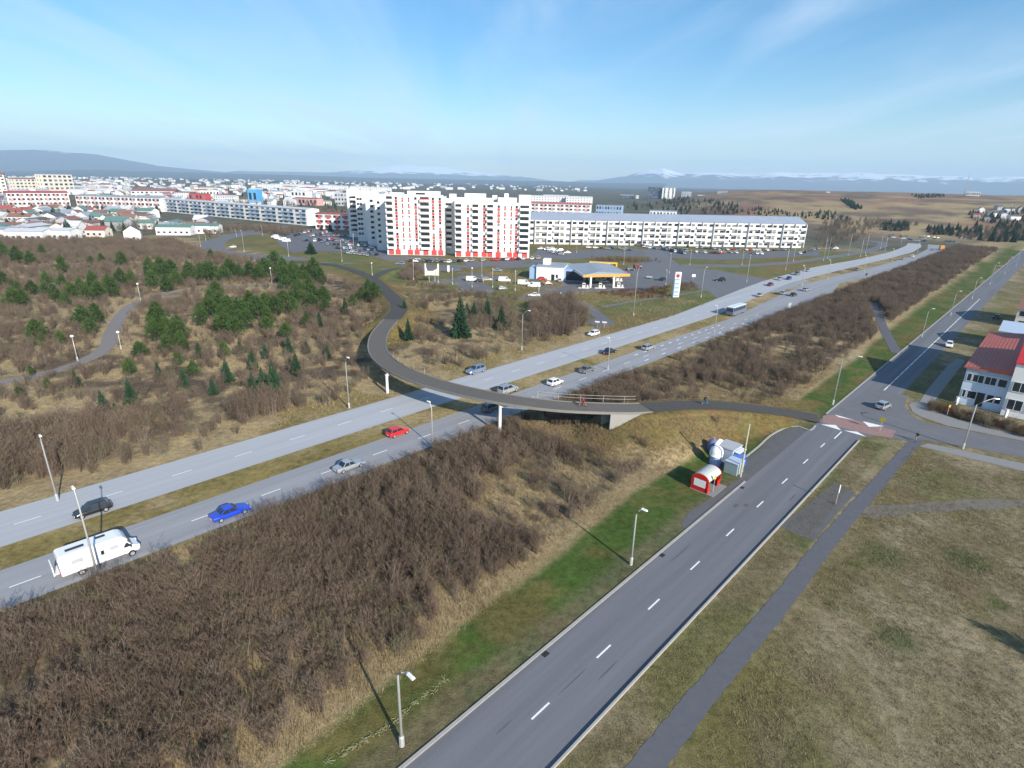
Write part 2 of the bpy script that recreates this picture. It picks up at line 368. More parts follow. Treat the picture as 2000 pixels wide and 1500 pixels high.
# what grows where: weights for dry grass, soil under shrubs, lawn, meadow
f1 = fbm(fx, fy, 9, 5); f2 = fbm(fx+91, fy-37, 26, 4); f3 = fbm(fx-50, fy+20, 3.0, 3); f4 = fbm(fx+300, fy+100, 120, 4)
tan = np.array([0.335, 0.255, 0.135]); soil = np.array([0.105, 0.078, 0.052]); lawn = np.array([0.064, 0.104, 0.022]); meadow = np.array([0.170, 0.140, 0.072]); olive = np.array([0.150, 0.118, 0.042]); heath = np.array([0.25, 0.155, 0.092])
def lerp(a, b, w): return a*(1-w[:, None])+b*w[:, None]
cw = lerp(soil[None]*np.ones((len(fx), 1)), tan[None], sstep(f1*0.62+f3*0.38, 0.34, 0.55))               # woods: litter and dry grass
c_ = cw.copy()
vv = V_+(f1-0.5)*2.2
vb_ = VB(U_); edge = sstep(vv, vb_-5.0, vb_-2.0)*sstep(-vv, 28, 30); c_ = lerp(c_, tan*0.98, edge*0.85)                 # dry grass along the thicket
verge = sstep(vv, vb_-0.9, vb_+0.7)*(V_ < -25); c_ = lerp(c_, lerp(lawn[None]*np.ones((len(fx), 1)), olive*0.95, sstep(f1*0.5+f3*0.5, 0.42, 0.64)*0.85), verge)
shl = sstep(V_+(f3-0.5)*1.2, -29.2, -27.2)*(V_ < -25); c_ = lerp(c_, np.array([0.135, 0.110, 0.075]), shl*0.5*(U_ < 114))  # bare strip along the kerb
med = ((V_ > -79.5) & (V_ < -72)) ; c_ = lerp(c_, lerp(olive[None]*1.35*np.ones((len(fx), 1)), tan*0.95, sstep(f1*.6+f3*.4, 0.38, 0.58)*0.8), med*1.0)
sh2 = sstep(-V_, 87, 88)*sstep(V_+(f1-0.5)*4, -99, -93)*(U_ < 150); c_ = lerp(c_, lerp(tan[None]*np.ones((len(fx), 1)), olive*1.3, sstep(f1, 0.45, 0.6)), sh2*0.8)
sh3 = sstep(V_, -66.5, -65.5)*sstep(-V_-(f1-0.5)*3, 62, 64); c_ = lerp(c_, olive*1.05, sh3*0.6)
fld = sstep(V_, -18.5, -17.5)*(D_ < 600); mfield = lerp(lerp(meadow[None]*np.ones((len(fx), 1)), np.array([0.240, 0.195, 0.118]), sstep(f1*0.4+f3*0.6, 0.40, 0.60)), np.array([0.115, 0.118, 0.032]), sstep(f2*0.75+f1*0.25, 0.50, 0.62)*0.6)
c_ = lerp(c_, mfield, fld*1.0)
for bx_, by_, br_ in ((1705, 1072, 3.2), (1660, 1100, 1.6), (1625, 1185, 1.0), (1890, 1095, 2.0), (1760, 1250, 2.6), (1330, 1312, 1.0), (1410, 1186, 1.2), (1372, 1258, 1.0), (1340, 1440, 1.0), (1950, 1180, 1.2)):
    q_ = G(bx_, by_); c_ = lerp(c_, np.array([0.058, 0.082, 0.022]), 0.75*sstep(-np.hypot(fx-q_.x, fy-q_.y)-(f1-.5)*br_*2.2, -br_, -br_*.25))
for bx_, by_, br_ in ((1770, 905, 3), (1560, 900, 3), (1880, 1150, 2.5), (1780, 965, 2.5), (1850, 1300, 2.0), (1600, 1330, 1.6)):
    q_ = G(bx_, by_); c_ = lerp(c_, np.array([0.150, 0.098, 0.062]), 0.6*sstep(-np.hypot(fx-q_.x, fy-q_.y)-(f1-.5)*br_*2.2, -br_, -br_*.25))
strip = sstep(V_, -17.6, -17.2)*sstep(-V_, 13.4, 13.8)*(U_ < 115); c_ = lerp(c_, lerp(mfield, np.array([0.085, 0.110, 0.030]), sstep(f1, 0.5, 0.62)*0.8), strip)
swalk = sstep(V_, -13, -11)*sstep(-V_-(f1-.5)*3, 6.5, 10); c_ = lerp(c_, olive*0.95, swalk*0.5)
# slopes beside the ramps: fresh olive turf
for ln, wd in ((RAMP_E, 11), (RAMP_W, 13), (DECK[:10], 9), (DECK[-14:], 9)):
    d, _ = dist_line(fx, fy, ln[::2]+[ln[-1]]); k = sstep(-d-(f1-0.5)*5, -wd, -wd+3.5)*(~((V_ > -66) & (V_ < -64.5)))*((V_ < -89) | (V_ > -64))*(V_ < -28)
    c_ = lerp(c_, lerp(olive[None]*np.ones((len(fx), 1)), np.array([0.165, 0.095, 0.038]), sstep(f3*0.5+f2*0.5, 0.42, 0.66)*0.8), k*0.9)
# beyond the woods: turf between the streets, then town ground, heath
far = sstep(D_, 215, 240)*(V_ < -20)*1.0*((U_ > 150) | (D_ > 330)) ; tf = lerp(np.array([[0.115, 0.125, 0.040]])*np.ones((len(fx), 1)), olive*1.05, sstep(f2, 0.42, 0.60))
near_n = (V_ < -88)*sstep(U_, 128, 140)*sstep(-D_, -470, -440); c_ = lerp(c_, tf, near_n*0.92)
town = sstep(D_, 420, 520)*(V_ < -60); c_ = lerp(c_, lerp(np.array([[0.13, 0.115, 0.085]])*np.ones((len(fx), 1)), np.array([0.085, 0.09, 0.05]), sstep(f2, 0.4, 0.6)), town)
hl = sstep(np.degrees(np.arctan2(fx, fy)), 12, 20)*sstep(D_, 560, 700); hm = sstep(D_, 1000, 1800)
ch = lerp(lerp(np.array([[0.36, 0.265, 0.135]])*np.ones((len(fx), 1)), np.array([0.26, 0.145, 0.088]), sstep(f4, 0.42, 0.62)), heath, hm*0.8); ch = lerp(ch, np.array([0.135, 0.098, 0.070]), sstep(fbm(fx+77, fy-300, 75, 4)*.6+fbm(fx-41, fy+95, 26, 3)*.4, 0.46, 0.60)*0.9); c_ = lerp(c_, ch, hl)
wf = sstep(D_, 3200, 5200); c_ = lerp(c_, lerp(np.array([[0.085, 0.075, 0.065]])*np.ones((len(fx), 1)), np.array([0.05, 0.055, 0.045]), sstep(fbm(fx, fy, 1500, 3), 0.4, 0.6)), wf)
me = bpy.data.meshes.new('ground')
idx = (np.arange(ny-1)[:, None]*nx+np.arange(nx-1)[None]).ravel(); q = np.stack([idx, idx+1, idx+nx+1, idx+nx], 1)
me.vertices.add(len(fx)); me.vertices.foreach_set('co', np.stack([fx, fy, Z], 1).ravel())
me.loops.add(q.size); me.loops.foreach_set('vertex_index', q.ravel()); me.polygons.add(len(q)); me.polygons.foreach_set('loop_start', np.arange(0, q.size, 4)); me.polygons.foreach_set('loop_total', np.full(len(q), 4)); me.polygons.foreach_set('use_smooth', np.ones(len(q), bool)); me.update(); me.validate()
at = me.color_attributes.new('cover', 'FLOAT_COLOR', 'POINT'); at.data.foreach_set('color', np.concatenate([np.clip(c_, 0, 1), np.ones((len(fx), 1))], 1).ravel().astype(np.float32))
gm = bpy.data.materials.new('ground_cover'); gm.use_nodes = True; t = gm.node_tree; b = t.nodes['Principled BSDF']; b.inputs['Roughness'].default_value = 0.95; b.inputs['Specular IOR Level'].default_value = 0.1
va = N(t, 'ShaderNodeVertexColor', layer_name='cover'); tcg = N(t, 'ShaderNodeTexCoord')
def gno(s, d, r=0.6):
    n = N(t, 'ShaderNodeTexNoise'); n.inputs['Scale'].default_value = s; n.inputs['Detail'].default_value = d; n.inputs['Roughness'].default_value = r; t.links.new(tcg.outputs['Object'], n.inputs['Vector']); return n.outputs[0]
ga, gb, gc = gno(1.1, 6, 0.7), gno(7.0, 4, 0.7), gno(0.12, 4)
gf = mth(t, 'ADD', mth(t, 'ADD', mth(t, 'MULTIPLY', ga, 0.45), mth(t, 'MULTIPLY', gb, 0.35)), mth(t, 'MULTIPLY', gc, 0.2))
gr = N(t, 'ShaderNodeMapRange'); gr.inputs[1].default_value = 0.37; gr.inputs[2].default_value = 0.63; gr.inputs[3].default_value = 0.40; gr.inputs[4].default_value = 1.65; t.links.new(gf, gr.inputs[0])
gs = N(t, 'ShaderNodeVectorMath', operation='SCALE'); t.links.new(va.outputs[0], gs.inputs[0]); t.links.new(gr.outputs[0], gs.inputs['Scale']); t.links.new(gs.outputs[0], b.inputs['Base Color'])
gbm = N(t, 'ShaderNodeBump'); gbm.inputs['Strength'].default_value = 0.8; gbm.inputs['Distance'].default_value = 0.25; t.links.new(gf, gbm.inputs['Height']); t.links.new(gbm.outputs[0], b.inputs['Normal'])
me.materials.append(gm)
tag(obj('ground', me), 'dry grass, lawn and heath ground under everything', 'ground', kind='structure')

# ------------------------------------------------------------------ mountains far away
def mountain(name, pts, D, depth, label, snow, c_rock, seed):
    """ridge seen at (px, py) points; a real range at distance D with that skyline"""
    xs = np.array([p[0] for p in pts], float); ys = np.array([p[1] for p in pts], float)
    n = 220; k = 26; sx = np.linspace(xs[0], xs[-1], n); sy = np.interp(sx, xs, ys)
    hd = []; H = []
    for i in range(n):
        d = cF*CF + cR*(sx[i]-1000) + cU*(750-sy[i]); hzl = math.hypot(d.x, d.y); hd.append((d.x/hzl, d.y/hzl)); H.append(max(20, CH+d.z/hzl*D))
    hd = np.array(hd); H = np.array(H)[:, None]; w = np.linspace(-1, 1, k)[None]; prof = np.clip(1-np.abs(w), 0, 1)**0.85; rr = D+w*depth
    xx = hd[:, :1]*rr; yy = hd[:, 1:]*rr
    nn = fbm(xx+seed*997, yy, 1500, 5)-0.5; jag = fbm(xx+seed*313, yy*0.3, 420, 4)-0.5
    zz_ = H*prof*(1+0.55*nn*(1-prof))+H*(0.55 if seed == 3 else 0.35)*jag*prof*(1-0.45*prof)-3*(1-prof)
    V = np.stack([xx, yy, zz_], 2).reshape(-1, 3).tolist()
    F = [(i*k+j, (i+1)*k+j, (i+1)*k+j+1, i*k+j+1) for i in range(n-1) for j in range(k-1)]
    me = bpy.data.meshes.new(name); me.from_pydata(V, [], F); me.polygons.foreach_set('use_smooth', [True]*len(F)); me.update()
    m = bpy.data.materials.new(name+'_rock_and_snow'); m.use_nodes = True; t = m.node_tree; b = t.nodes['Principled BSDF']; b.inputs['Roughness'].default_value = 0.9
    g = N(t, 'ShaderNodeNewGeometry'); s = N(t, 'ShaderNodeSeparateXYZ'); t.links.new(g.outputs['Position'], s.inputs[0])
    no = N(t, 'ShaderNodeTexNoise'); no.inputs['Scale'].default_value = 0.0035; no.inputs['Detail'].default_value = 7; no.inputs['Roughness'].default_value = 0.65; t.links.new(g.outputs['Position'], no.inputs['Vector'])
    hh = mth(t, 'ADD', s.outputs['Z'], mth(t, 'MULTIPLY', mth(t, 'SUBTRACT', no.outputs[0], 0.5), snow[1]))
    mr = N(t, 'ShaderNodeMapRange', interpolation_type='SMOOTHSTEP'); mr.inputs[1].default_value = snow[0]-25; mr.inputs[2].default_value = snow[0]+25; t.links.new(hh, mr.inputs[0])
    mx = N(t, 'ShaderNodeMix', data_type='RGBA'); mx.inputs[6].default_value = (*c_rock, 1); mx.inputs[7].default_value = (0.85, 0.87, 0.9, 1); t.links.new(mr.outputs[0], mx.inputs[0]); t.links.new(mx.outputs[2], b.inputs['Base Color'])
    me.materials.append(m)
    return tag(obj(name, me), label, 'mountains', kind='structure')
mountain('mountain_plateau', [(-330, 305), (-150, 297), (0, 293.5), (60, 292.5), (130, 295), (190, 300), (250, 312), (310, 323), (380, 331), (460, 337), (560, 343)], 13000, 3000, 'broad flat topped mountain with thin snow streaks beyond the town', (470, 900), (0.10, 0.09, 0.085), 1)
mountain('snowy_mountain', [(380, 341), (470, 333), (560, 335), (640, 337), (700, 331), (735, 325), (760, 321), (800, 322), (850, 326), (890, 329), (940, 336), (990, 341), (1040, 347), (1080, 353), (1150, 357)], 15500, 2600, 'snowy mountains faint in the haze behind the white tower', (170, 330), (0.13, 0.12, 0.12), 2)
mountain('mountain_range', [(1080, 361), (1130, 352), (1170, 352), (1205, 345), (1240, 339), (1265, 333), (1285, 328), (1297, 325), (1310, 330), (1330, 336), (1360, 339), (1400, 334), (1440, 338), (1480, 336), (1520, 334), (1580, 336), (1640, 339), (1700, 340), (1760, 341), (1820, 343), (1880, 345), (1940, 346), (2000, 347), (2120, 350), (2300, 356)], 14500, 2600, 'long blue mountain range with snow along its top', (250, 520), (0.11, 0.10, 0.10), 3)
mountain('low_hills', [(-330, 331), (0, 334), (150, 331), (300, 334), (420, 338), (560, 341), (700, 346), (850, 349), (1000, 352), (1150, 356), (1300, 358)], 9000, 2500, 'low dark wooded hills behind the town', (2000, 1), (0.075, 0.07, 0.065), 4)

# ------------------------------------------------------------------ roads
def strip(name, pts, w, m, zo, label, parent=None, kind='structure', side=None, wob=0.0):
    pts = [Vector(p) for p in pts]; vs = []; n = len(pts)
    for i, p in enumerate(pts):
        d = (pts[min(i+1, n-1)]-pts[max(i-1, 0)]); d.z = 0; d.normalize(); r = Vector((d.y, -d.x, 0)); ww = w(i/(n-1)) if callable(w) else w
        for s in ((-0.5, 0.5) if side is None else side):
            qd = p+r*(ww*s+random.uniform(-wob, wob)) if side is None else p+r*s
            z = p.z if p.z else 0.0
            vs.append((qd.x, qd.y, z+zo))
    fs = [(2*i, 2*i+1, 2*i+3, 2*i+2) for i in range(n-1)]
    return tag(MB().add(vs, fs, m).build(name, parent), label, None, None, kind)
def drape(pts): return [Vector((p[0], p[1], tz(p))) for p in pts]
def poly(name, pxs, m, zo, label, parent=None):
    mb = MB().add([(*G(*p)[:2], zo) for p in pxs], [tuple(range(len(pxs)))], m); me = mb.mesh(name)
    if me.polygons[0].normal.z < 0: me.flip_normals()
    return tag(obj(name, me, parent), label, None, None, 'structure')
def ribbon(name, left, right, m, zo, label):      # road between two edges given in the picture
    L = [Vector((*p[:2], zo)) for p in left]; Rr = [Vector((*p[:2], zo)) for p in right]
    n = max(len(L), len(Rr))
    def rs(a):
        s = np.cumsum([0]+[(a[i+1]-a[i]).length for i in range(len(a)-1)]); tt = np.linspace(0, s[-1], 90)
        return [tuple(np.interp(tt, s, [p[k] for p in a])) for k in range(3)]
    a, c2 = rs(L), rs(Rr); vs = []
    for i in range(90): vs += [(a[0][i], a[1][i], zo), (c2[0][i], c2[1][i], zo)]
    mb = MB().add(vs, [(2*i, 2*i+1, 2*i+3, 2*i+2) for i in range(89)], m); me = mb.mesh(name)
    if me.polygons[0].normal.z < 0: me.flip_normals()
    return tag(obj(name, me), label, None, None, 'structure'), [(Vector((a[0][i], a[1][i], 0)), Vector((c2[0][i], c2[1][i], 0))) for i in range(90)]
def dash(parent, p, dirv, L, w, m, z, name='lane_dash'):
    key = (L, w, m.name)
    if key not in dash.c: dash.c[key] = MB().quad((-L/2, -w/2, 0), (L/2, -w/2, 0), (L/2, w/2, 0), (-L/2, w/2, 0), m).mesh(name)
    return obj(name, dash.c[key], parent, (p[0], p[1], z), math.atan2(dirv[1], dirv[0]))
dash.c = {}

# two lane road in front
road = strip('road', [UV(u, -21.55) for u in np.arange(-12, 700, 6)], 7.5, M_asph, 0.02, 'dark two lane road running along the grass verge')
for u in (9.2, 18.0, 26.8, 35.5, 44.2, 53.0, 62.1, 71.4, 80.4, 89.3, 97.6): dash(road, UV(u, -21.45), EU, 2.15, 0.17, M_paint, 0.026)
dash(road, UV(104.0, -20.9), EU, 4.2, 0.2, M_paint, 0.026)
for i in range(34): dash(road, UV(117.2+i*5.2, -21.0), EU, 4.6, 0.22, M_paint, 0.026)
# kerbs
def kerb(name, u0, u1, v, label, h=0.11, w=0.28): return tag(strip_box(name, [UV(u, v) for u in np.arange(u0, u1+0.1, 4)], w, 0, h, M_kerb), label, None, None, 'structure')
def strip_box(name, pts, w, z0, z1, m, parent=None):
    pts = [Vector(p) for p in pts]; n = len(pts); vs = []
    for i, p in enumerate(pts):
        d = (pts[min(i+1, n-1)]-pts[max(i-1, 0)]); d.z = 0; d.normalize(); r = Vector((d.y, -d.x, 0))
        for s, z in ((-1, z0), (-1, z1), (1, z1), (1, z0)): vs.append((p.x+r.x*w/2*s, p.y+r.y*w/2*s, p.z+z))
    fs = []
    for i in range(n-1):
        for k in range(3): fs.append((4*i+k, 4*i+k+1, 4*i+4+k+1, 4*i+4+k))
    fs += [(0, 3, 2, 1), (4*n-4, 4*n-3, 4*n-2, 4*n-1)]
    return MB().add(vs, [f[::-1] for f in fs], m).build(name, parent)
kerb('kerb', -12, 78, -25.45, 'pale kerb along the grass verge side of the road')
kerb('kerb', 113, 700, -25.45, 'pale kerb beyond the raised crossing')
kerb('kerb', -12, 107, -17.66, 'kerb between the road and the grass strip by the footpath', 0.22, 0.17)
for px, py, sx, sy in ((1437, 988, .55, .28), (1457, 987, .5, .28), (1548, 972, 1.3, .10), (1187, 1310, 1.5, .07), (985, 1420, .9, .06), (1330, 1080, 2.4, .08), (1120, 1330, 2.0, .06)): p_ = G(px, py); obj('tar_patch', MB().prism([(sx*math.cos(a)*(1+.15*math.sin(3*a)), sy*math.sin(a)) for a in np.linspace(0, 6.283, 12, endpoint=False)], 0, .004, mat('dark_tar', (.105, .105, .112), .85, .12, 2)).mesh('tar_patch'), road, (p_.x, p_.y, .021), ROAD_RZ)
for u_ in (31.5, 52, 74): obj('drain_grate', MB().b(-.35, .35, -.25, .25, 0, .008, M_dark).mesh('drain_grate'), road, UV(u_, -25.0, .021), ROAD_RZ)
# lay-by, bus bay, junction, side street, footpaths
poly('layby', [(1450, 903), (1480, 880), (1510, 850), (1535, 838), (1560, 835), (1582, 842), (1594, 833), (1602, 838), (1470, 955), (1466, 930)], M_layby, 0.016, 'grey lay-by beside the recycling containers')
ed = catmull([G(*p) for p in [(1432, 915), (1460, 890), (1482, 872), (1505, 851), (1532, 837), (1558, 833), (1582, 841), (1592, 832)]], 1)
tag(strip_box('layby_kerb', ed, 0.3, 0, 0.12, M_kerb), 'pale kerb curving round the lay-by', None, None, 'structure')
poly('bus_stop_bay', [(1330, 1025), (1345, 1000), (1440, 938), (1470, 925), (1478, 935), (1345, 1043)], M_layby, 0.012, 'asphalt waiting strip in front of the bus shelter')
poly('recycling_pad', [(1380, 900), (1400, 880), (1450, 890), (1475, 925), (1455, 940)], M_layby, 0.010, 'small paved pad under the recycling containers')
poly('bus_layby', [(1522, 1028), (1632, 940), (1655, 957), (1672, 962), (1650, 985), (1590, 1055), (1560, 1046)], M_layby, 0.016, 'small asphalt pad between road and footpath')
walk = strip('footpath', catmull([UV(-12, -13.1), UV(22, -12.95), UV(40, -12.8), UV(53, -12.4), UV(70, -12.3), UV(90, -11.6), UV(113.5, -10.7)], .5), lambda s: 2.3-.6*s, M_path, 0.024, 'straight grey footpath beside the meadow', wob=.09)
poly('junction', [(1690, 853), (1640, 800), (1700, 755), (1772, 775), (1766, 795), (1780, 812), (1810, 826), (1890, 842), (2030, 868), (2030, 900), (1900, 875), (1795, 858), (1782, 862), (1725, 852)], M_street, 0.028, 'grey side street joining the road at the crossing')
poly('corner_pavement', [(1775, 790), (1790, 783), (1825, 790), (1822, 800), (1870, 820), (2010, 852), (2010, 864), (1850, 832), (1800, 815), (1782, 805)], M_pave, 0.05, 'pale pavement round the street corner')
poly('garden_path', [(1786, 800), (1812, 760), (1850, 715), (1870, 700), (1885, 705), (1862, 735), (1835, 770), (1815, 802)], M_pave, 0.036, 'paved path along the side of the house')
poly('side_footpath', [(1796, 872), (1812, 866), (2030, 912), (2030, 928)], M_pave, 0.036, 'pale footpath along the grass strip of the side street')
poly('raised_crossing', [(1607, 812), (1632, 810), (1660, 818), (1750, 842), (1742, 856), (1690, 847), (1606, 826)], M_red, 0.034, 'red paved raised crossing with white triangles')
for i, tr in enumerate([[(1630, 810), (1638, 815), (1668, 820.5)], [(1603, 829), (1632, 830.5), (1643, 841)], [(1685, 823), (1727, 833), (1697, 834)], [(1648, 841), (1674, 843.5), (1692, 853.5)]]):
    mb = MB().add([(*G(*p)[:2], 0.04) for p in tr], [(0, 1, 2)], M_paint); me_ = mb.mesh('white_triangle')
    if me_.polygons[0].normal.z < 0: me_.flip_normals()
    obj('white_triangle', me_, bpy.data.objects['raised_crossing'])
strip('trodden_path', drape(PATH_S), lambda s: 2.6-0.6*s, mat('trodden_earth', (0.17, 0.15, 0.125), 0.95, 0.15, 2), 0.02, 'trodden earth path crossing the meadow', wob=.3)
strip('gravel_path', drape(OLD_PATH), 3.4, mat('gravel_path_surface', (0.21, 0.19, 0.18), 0.95, 0.12, 2), 0.05, 'old grey path bending through the wood', wob=.22)
strip('footpath', drape(PATH_R), 2.6, M_path, 0.04, 'short grey path leaving the road into the thicket')
strip('new_path', RAMP_E, 4.3, M_newp, 0.07, 'new dark path from the footbridge down to the crossing')
strip('new_path', RAMP_W, lambda s: 5.0-0.8*s, M_newp, 0.07, 'new dark path curving up to the north end of the footbridge')
strip('new_path', PATH_B, 3.6, M_newp, 0.075, 'short new path joining the street by the tower')
strip('new_path', PATH_C, 3.4, M_newp, 0.078, 'short new path to the oval resting place')
poly('oval_square', [(652, 548), (662, 543.5), (680, 542), (694, 544), (698, 549), (692, 555), (672, 557), (655, 554)], M_newp, tz(G(675, 550, .4))+.06, 'oval dark resting place beside the new path')

# highway
hu = [(-60, 1046), (0, 1025), (200, 960), (400, 894), (700, 794), (870, 741), (1180, 641), (1400, 580), (1480, 552), (1588, 522), (1680, 506), (1740, 492), (1770, 480), (1774, 474), (1764, 468), (1730, 463), (1690, 458.5), (1630, 452)]
hl_ = [(-60, 1104), (0, 1082), (200, 1012), (400, 943), (720, 836), (900, 775), (1200, 665), (1400, 605), (1540, 553), (1608, 536), (1680, 518), (1740, 504), (1784, 492), (1800, 482), (1798, 476), (1786, 469), (1750, 463), (1690, 455), (1632, 449.5)]
nu_ = [(-60, 1150), (0, 1128), (200, 1055), (400, 980), (700, 872), (900, 800), (1200, 690), (1400, 625), (1568, 556), (1620, 542), (1680, 528), (1742, 512), (1790, 498), (1812, 486), (1812, 476), (1798, 468), (1766, 462)]
nl_ = [UV(u, -65.5) for u in np.arange(-12, 265, 10)]+[G(*p) for p in [(1640, 553), (1700, 540), (1760, 521), (1810, 504), (1845, 489), (1846, 477), (1825, 467), (1790, 461)]]
def st(vs_, v, pxs, u1): return [UV(u, v) for u in np.arange(-12, u1, 10)]+[G(*p) for p in pxs]
far_road, fe = ribbon('highway', st(0, -87.6, hu[8:], 175), st(0, -78.4, hl_[8:], 180), M_hwyf, 0.02, 'pale far carriageway of the highway')
near_road, ne = ribbon('highway', st(0, -73.2, nu_[8:], 180), nl_, M_hwyn, 0.02, 'grey near carriageway of the highway')
for i in range(24):
    u = -8+i*8.6
    dash(far_road, UV(u+2, -83.0), EU, 2.6, 0.16, M_wpaint, 0.026)
    dash(near_road, UV(u, -69.2), EU, 2.6, 0.16, M_paint, 0.026)
for i in range(12): dash(near_road, UV(120+i*4.2, -71.4), EU, 1.6, 0.3, M_paint, 0.026)
for i in range(8): dash(near_road, UV(118+i*8, -67.2), EU, 1.8, 0.3, M_paint, 0.026)
poly('turning_lane', [(1508, 558), (1545, 549), (1568, 545), (1580, 549), (1555, 560), (1520, 570), (1495, 572)], M_hwyn, 0.018, 'paved opening across the median')

# streets and lots north of the highway
poly('parking_lot', [(535, 463), (580, 452), (640, 449), (690, 460), (745, 482), (768, 502), (745, 506), (700, 492), (640, 491), (600, 490), (572, 493), (548, 480)], M_lot, 0.02, 'big car park beside the white tower')
ribbon('street', catmull([G(*p) for p in [(560, 440), (480, 452), (430, 462), (398, 472), (390, 481), (420, 495), (480, 504), (560, 512), (640, 520), (720, 526), (800, 528), (900, 530)]], 6), catmull([G(*p) for p in [(562, 444), (492, 458), (455, 466), (440, 474), (438, 482), (452, 490), (500, 497), (570, 501), (640, 510), (720, 515), (800, 514), (900, 516)]], 6), M_street, 0.016, 'grey street curving past the car park')
poly('forecourt', [(745, 506), (768, 502), (860, 502), (880, 512), (1040, 508), (1060, 500), (1060, 520), (1000, 524), (880, 523), (800, 521)], M_lot, 0.021, 'parking strip along the foot of the tower')
poly('petrol_forecourt', [(830, 560), (850, 543), (900, 531), (1000, 538), (1060, 540), (1090, 520), (1230, 524), (1330, 538), (1300, 560), (1240, 572), (1120, 569), (1080, 583), (1040, 586), (960, 577), (880, 566)], M_lot, 0.024, 'asphalt forecourt and car park of the petrol station')
poly('access_road', [(1080, 580), (1130, 567), (1140, 585), (1203, 632), (1166, 643), (1118, 603)], M_lot, 0.026, 'access road from the highway to the petrol station')
poly('side_road', [(1225, 524), (1270, 505), (1255, 490), (1285, 480), (1300, 495), (1330, 520), (1400, 528), (1470, 540), (1500, 545), (1480, 553), (1400, 582), (1385, 570), (1330, 548), (1240, 540)], M_street, 0.03, 'grey side road from the highway past the petrol station')
poly('block_car_park', [(1040, 500), (1050, 488), (1110, 490), (1180, 488), (1215, 492), (1240, 486), (1300, 490), (1400, 496), (1500, 492), (1600, 488), (1600, 499), (1500, 504), (1400, 508), (1290, 502), (1200, 500), (1100, 508)], M_lot, 0.022, 'car park in front of the long white block')
ribbon('service_road', [G(*p) for p in [(1330, 516), (1450, 517), (1550, 510), (1640, 497), (1690, 488), (1716, 479), (1712, 474), (1690, 470)]], [G(*p) for p in [(1330, 521), (1450, 522), (1550, 515), (1645, 502), (1705, 492), (1735, 481), (1730, 473), (1700, 467)]], M_street, 0.028, 'narrow grey service road beside the highway')
poly('junction', [(1630, 452), (1690, 447), (1760, 460), (1850, 466), (1960, 470), (1960, 476), (1850, 478), (1800, 477), (1700, 459)], M_hwyf, 0.014, 'wide paved junction at the far bend')
strip('footpath', [G(*p) for p in [(1175, 600), (1240, 588), (1300, 580), (1360, 570), (1420, 557)]], 2.0, M_street, 0.02, 'thin footpath across the grass by the price sign')
# ------------------------------------------------------------------ footbridge
def offs(pts, o, dz=0.0):
    out = []; n = len(pts)
    for i, p in enumerate(pts):
        d = pts[min(i+1, n-1)]-pts[max(i-1, 0)]; d = Vector((d.x, d.y, 0)).normalized(); out.append(Vector((p.x+d.y*o, p.y-d.x*o, p.z+dz)))
    return out
bridge = thing('footbridge', G(976, 846), 0, 'curved concrete footbridge swinging over the highway on two slim white pillars', 'footbridge')
B0 = bridge.location
def loc(p): return Vector(p)-B0
def deckmesh(name, pts, prof, m, parent=bridge):           # profile (offset across, height) swept along the deck
    n = len(pts); k = len(prof); vs = []
    for o, dz in prof: vs.append([loc(q) for q in offs(pts, o, dz)])
    V = [vs[j][i] for i in range(n) for j in range(k)]; F = [(i*k+j, i*k+(j+1) % k, (i+1)*k+(j+1) % k, (i+1)*k+j) for i in range(n-1) for j in range(k)]
    F += [tuple(range(k-1, -1, -1)), tuple(range((n-1)*k, n*k))]
    mb = MB().add(V, F, m); me = mb.mesh(name); o = obj(name, me, parent)
    return o
deckmesh('deck', DECK, [(-2.03, 0.0), (2.03, 0.0), (2.03, -0.28), (1.2, -0.62), (-1.2, -0.62), (-2.03, -0.28)], M_conc)
deckmesh('deck_surface', DECK, [(-1.85, 0.035), (1.85, 0.035), (1.85, 0.003), (-1.85, 0.003)], M_deck)
for s in (-1, 1): deckmesh('edge_beam', DECK, [(s*2.05-0.08, 0.10), (s*2.05+0.10, 0.10), (s*2.05+0.10, -0.32), (s*2.05-0.08, -0.32)], M_edge)
def deck_at(p):
    return min(DECK, key=lambda q: (q.x-p[0])**2+(q.y-p[1])**2)
for bp in ((757, 768), (976, 846)):
    g = G(*bp); d0 = deck_at(g+Vector((1.5, 4.5, 0))); h = d0.z-0.5
    c = loc(g); MB().lathe([(0.27, -0.4), (0.27, h-0.5), (0.33, h-0.1), (0.36, h)], c, M_concw, 16).build('pillar', bridge, True)
    mb = MB(); mb.tube([c+Vector((0, 0, h-0.3)), loc((d0.x, d0.y, d0.z-0.55))], 0.35, M_concw, 8); mb.build('pillar_head', bridge)
a1 = G(1210, 806, 5.0); e = DECK[-1]; i1 = min(range(len(DECK)), key=lambda i: (DECK[i]-a1).length)
def wing(i0, side, name='abutment'):
    pts = DECK[i0:]; o = offs(pts, side*2.2); n = len(o); mb = MB(); vs = []
    lo = DECK[i0].z-3.0
    for i, p in enumerate(o):
        b = lo+(pts[-1].z-0.1-lo)*i/(n-1)
        q = loc(p); t2 = offs(pts, side*1.9)[i]; q2 = loc(t2)
        vs += [(q.x, q.y, p.z-0.29-B0.z), (q.x, q.y, b-B0.z), (q2.x, q2.y, b-B0.z), (q2.x, q2.y, p.z-0.29-B0.z)]
    F = []
    for i in range(n-1):
        for k in range(4): F.append((4*i+k, 4*i+(k+1) % 4, 4*i+4+(k+1) % 4, 4*i+4+k))
    F += [(0, 3, 2, 1)]
    return mb.add(vs, F, M_conc).build(name, bridge)
wing(i1-1, 1); wing(i1-1, -1)
p0, p1 = offs(DECK, -1.9)[i1], offs(DECK, 1.9)[i1]
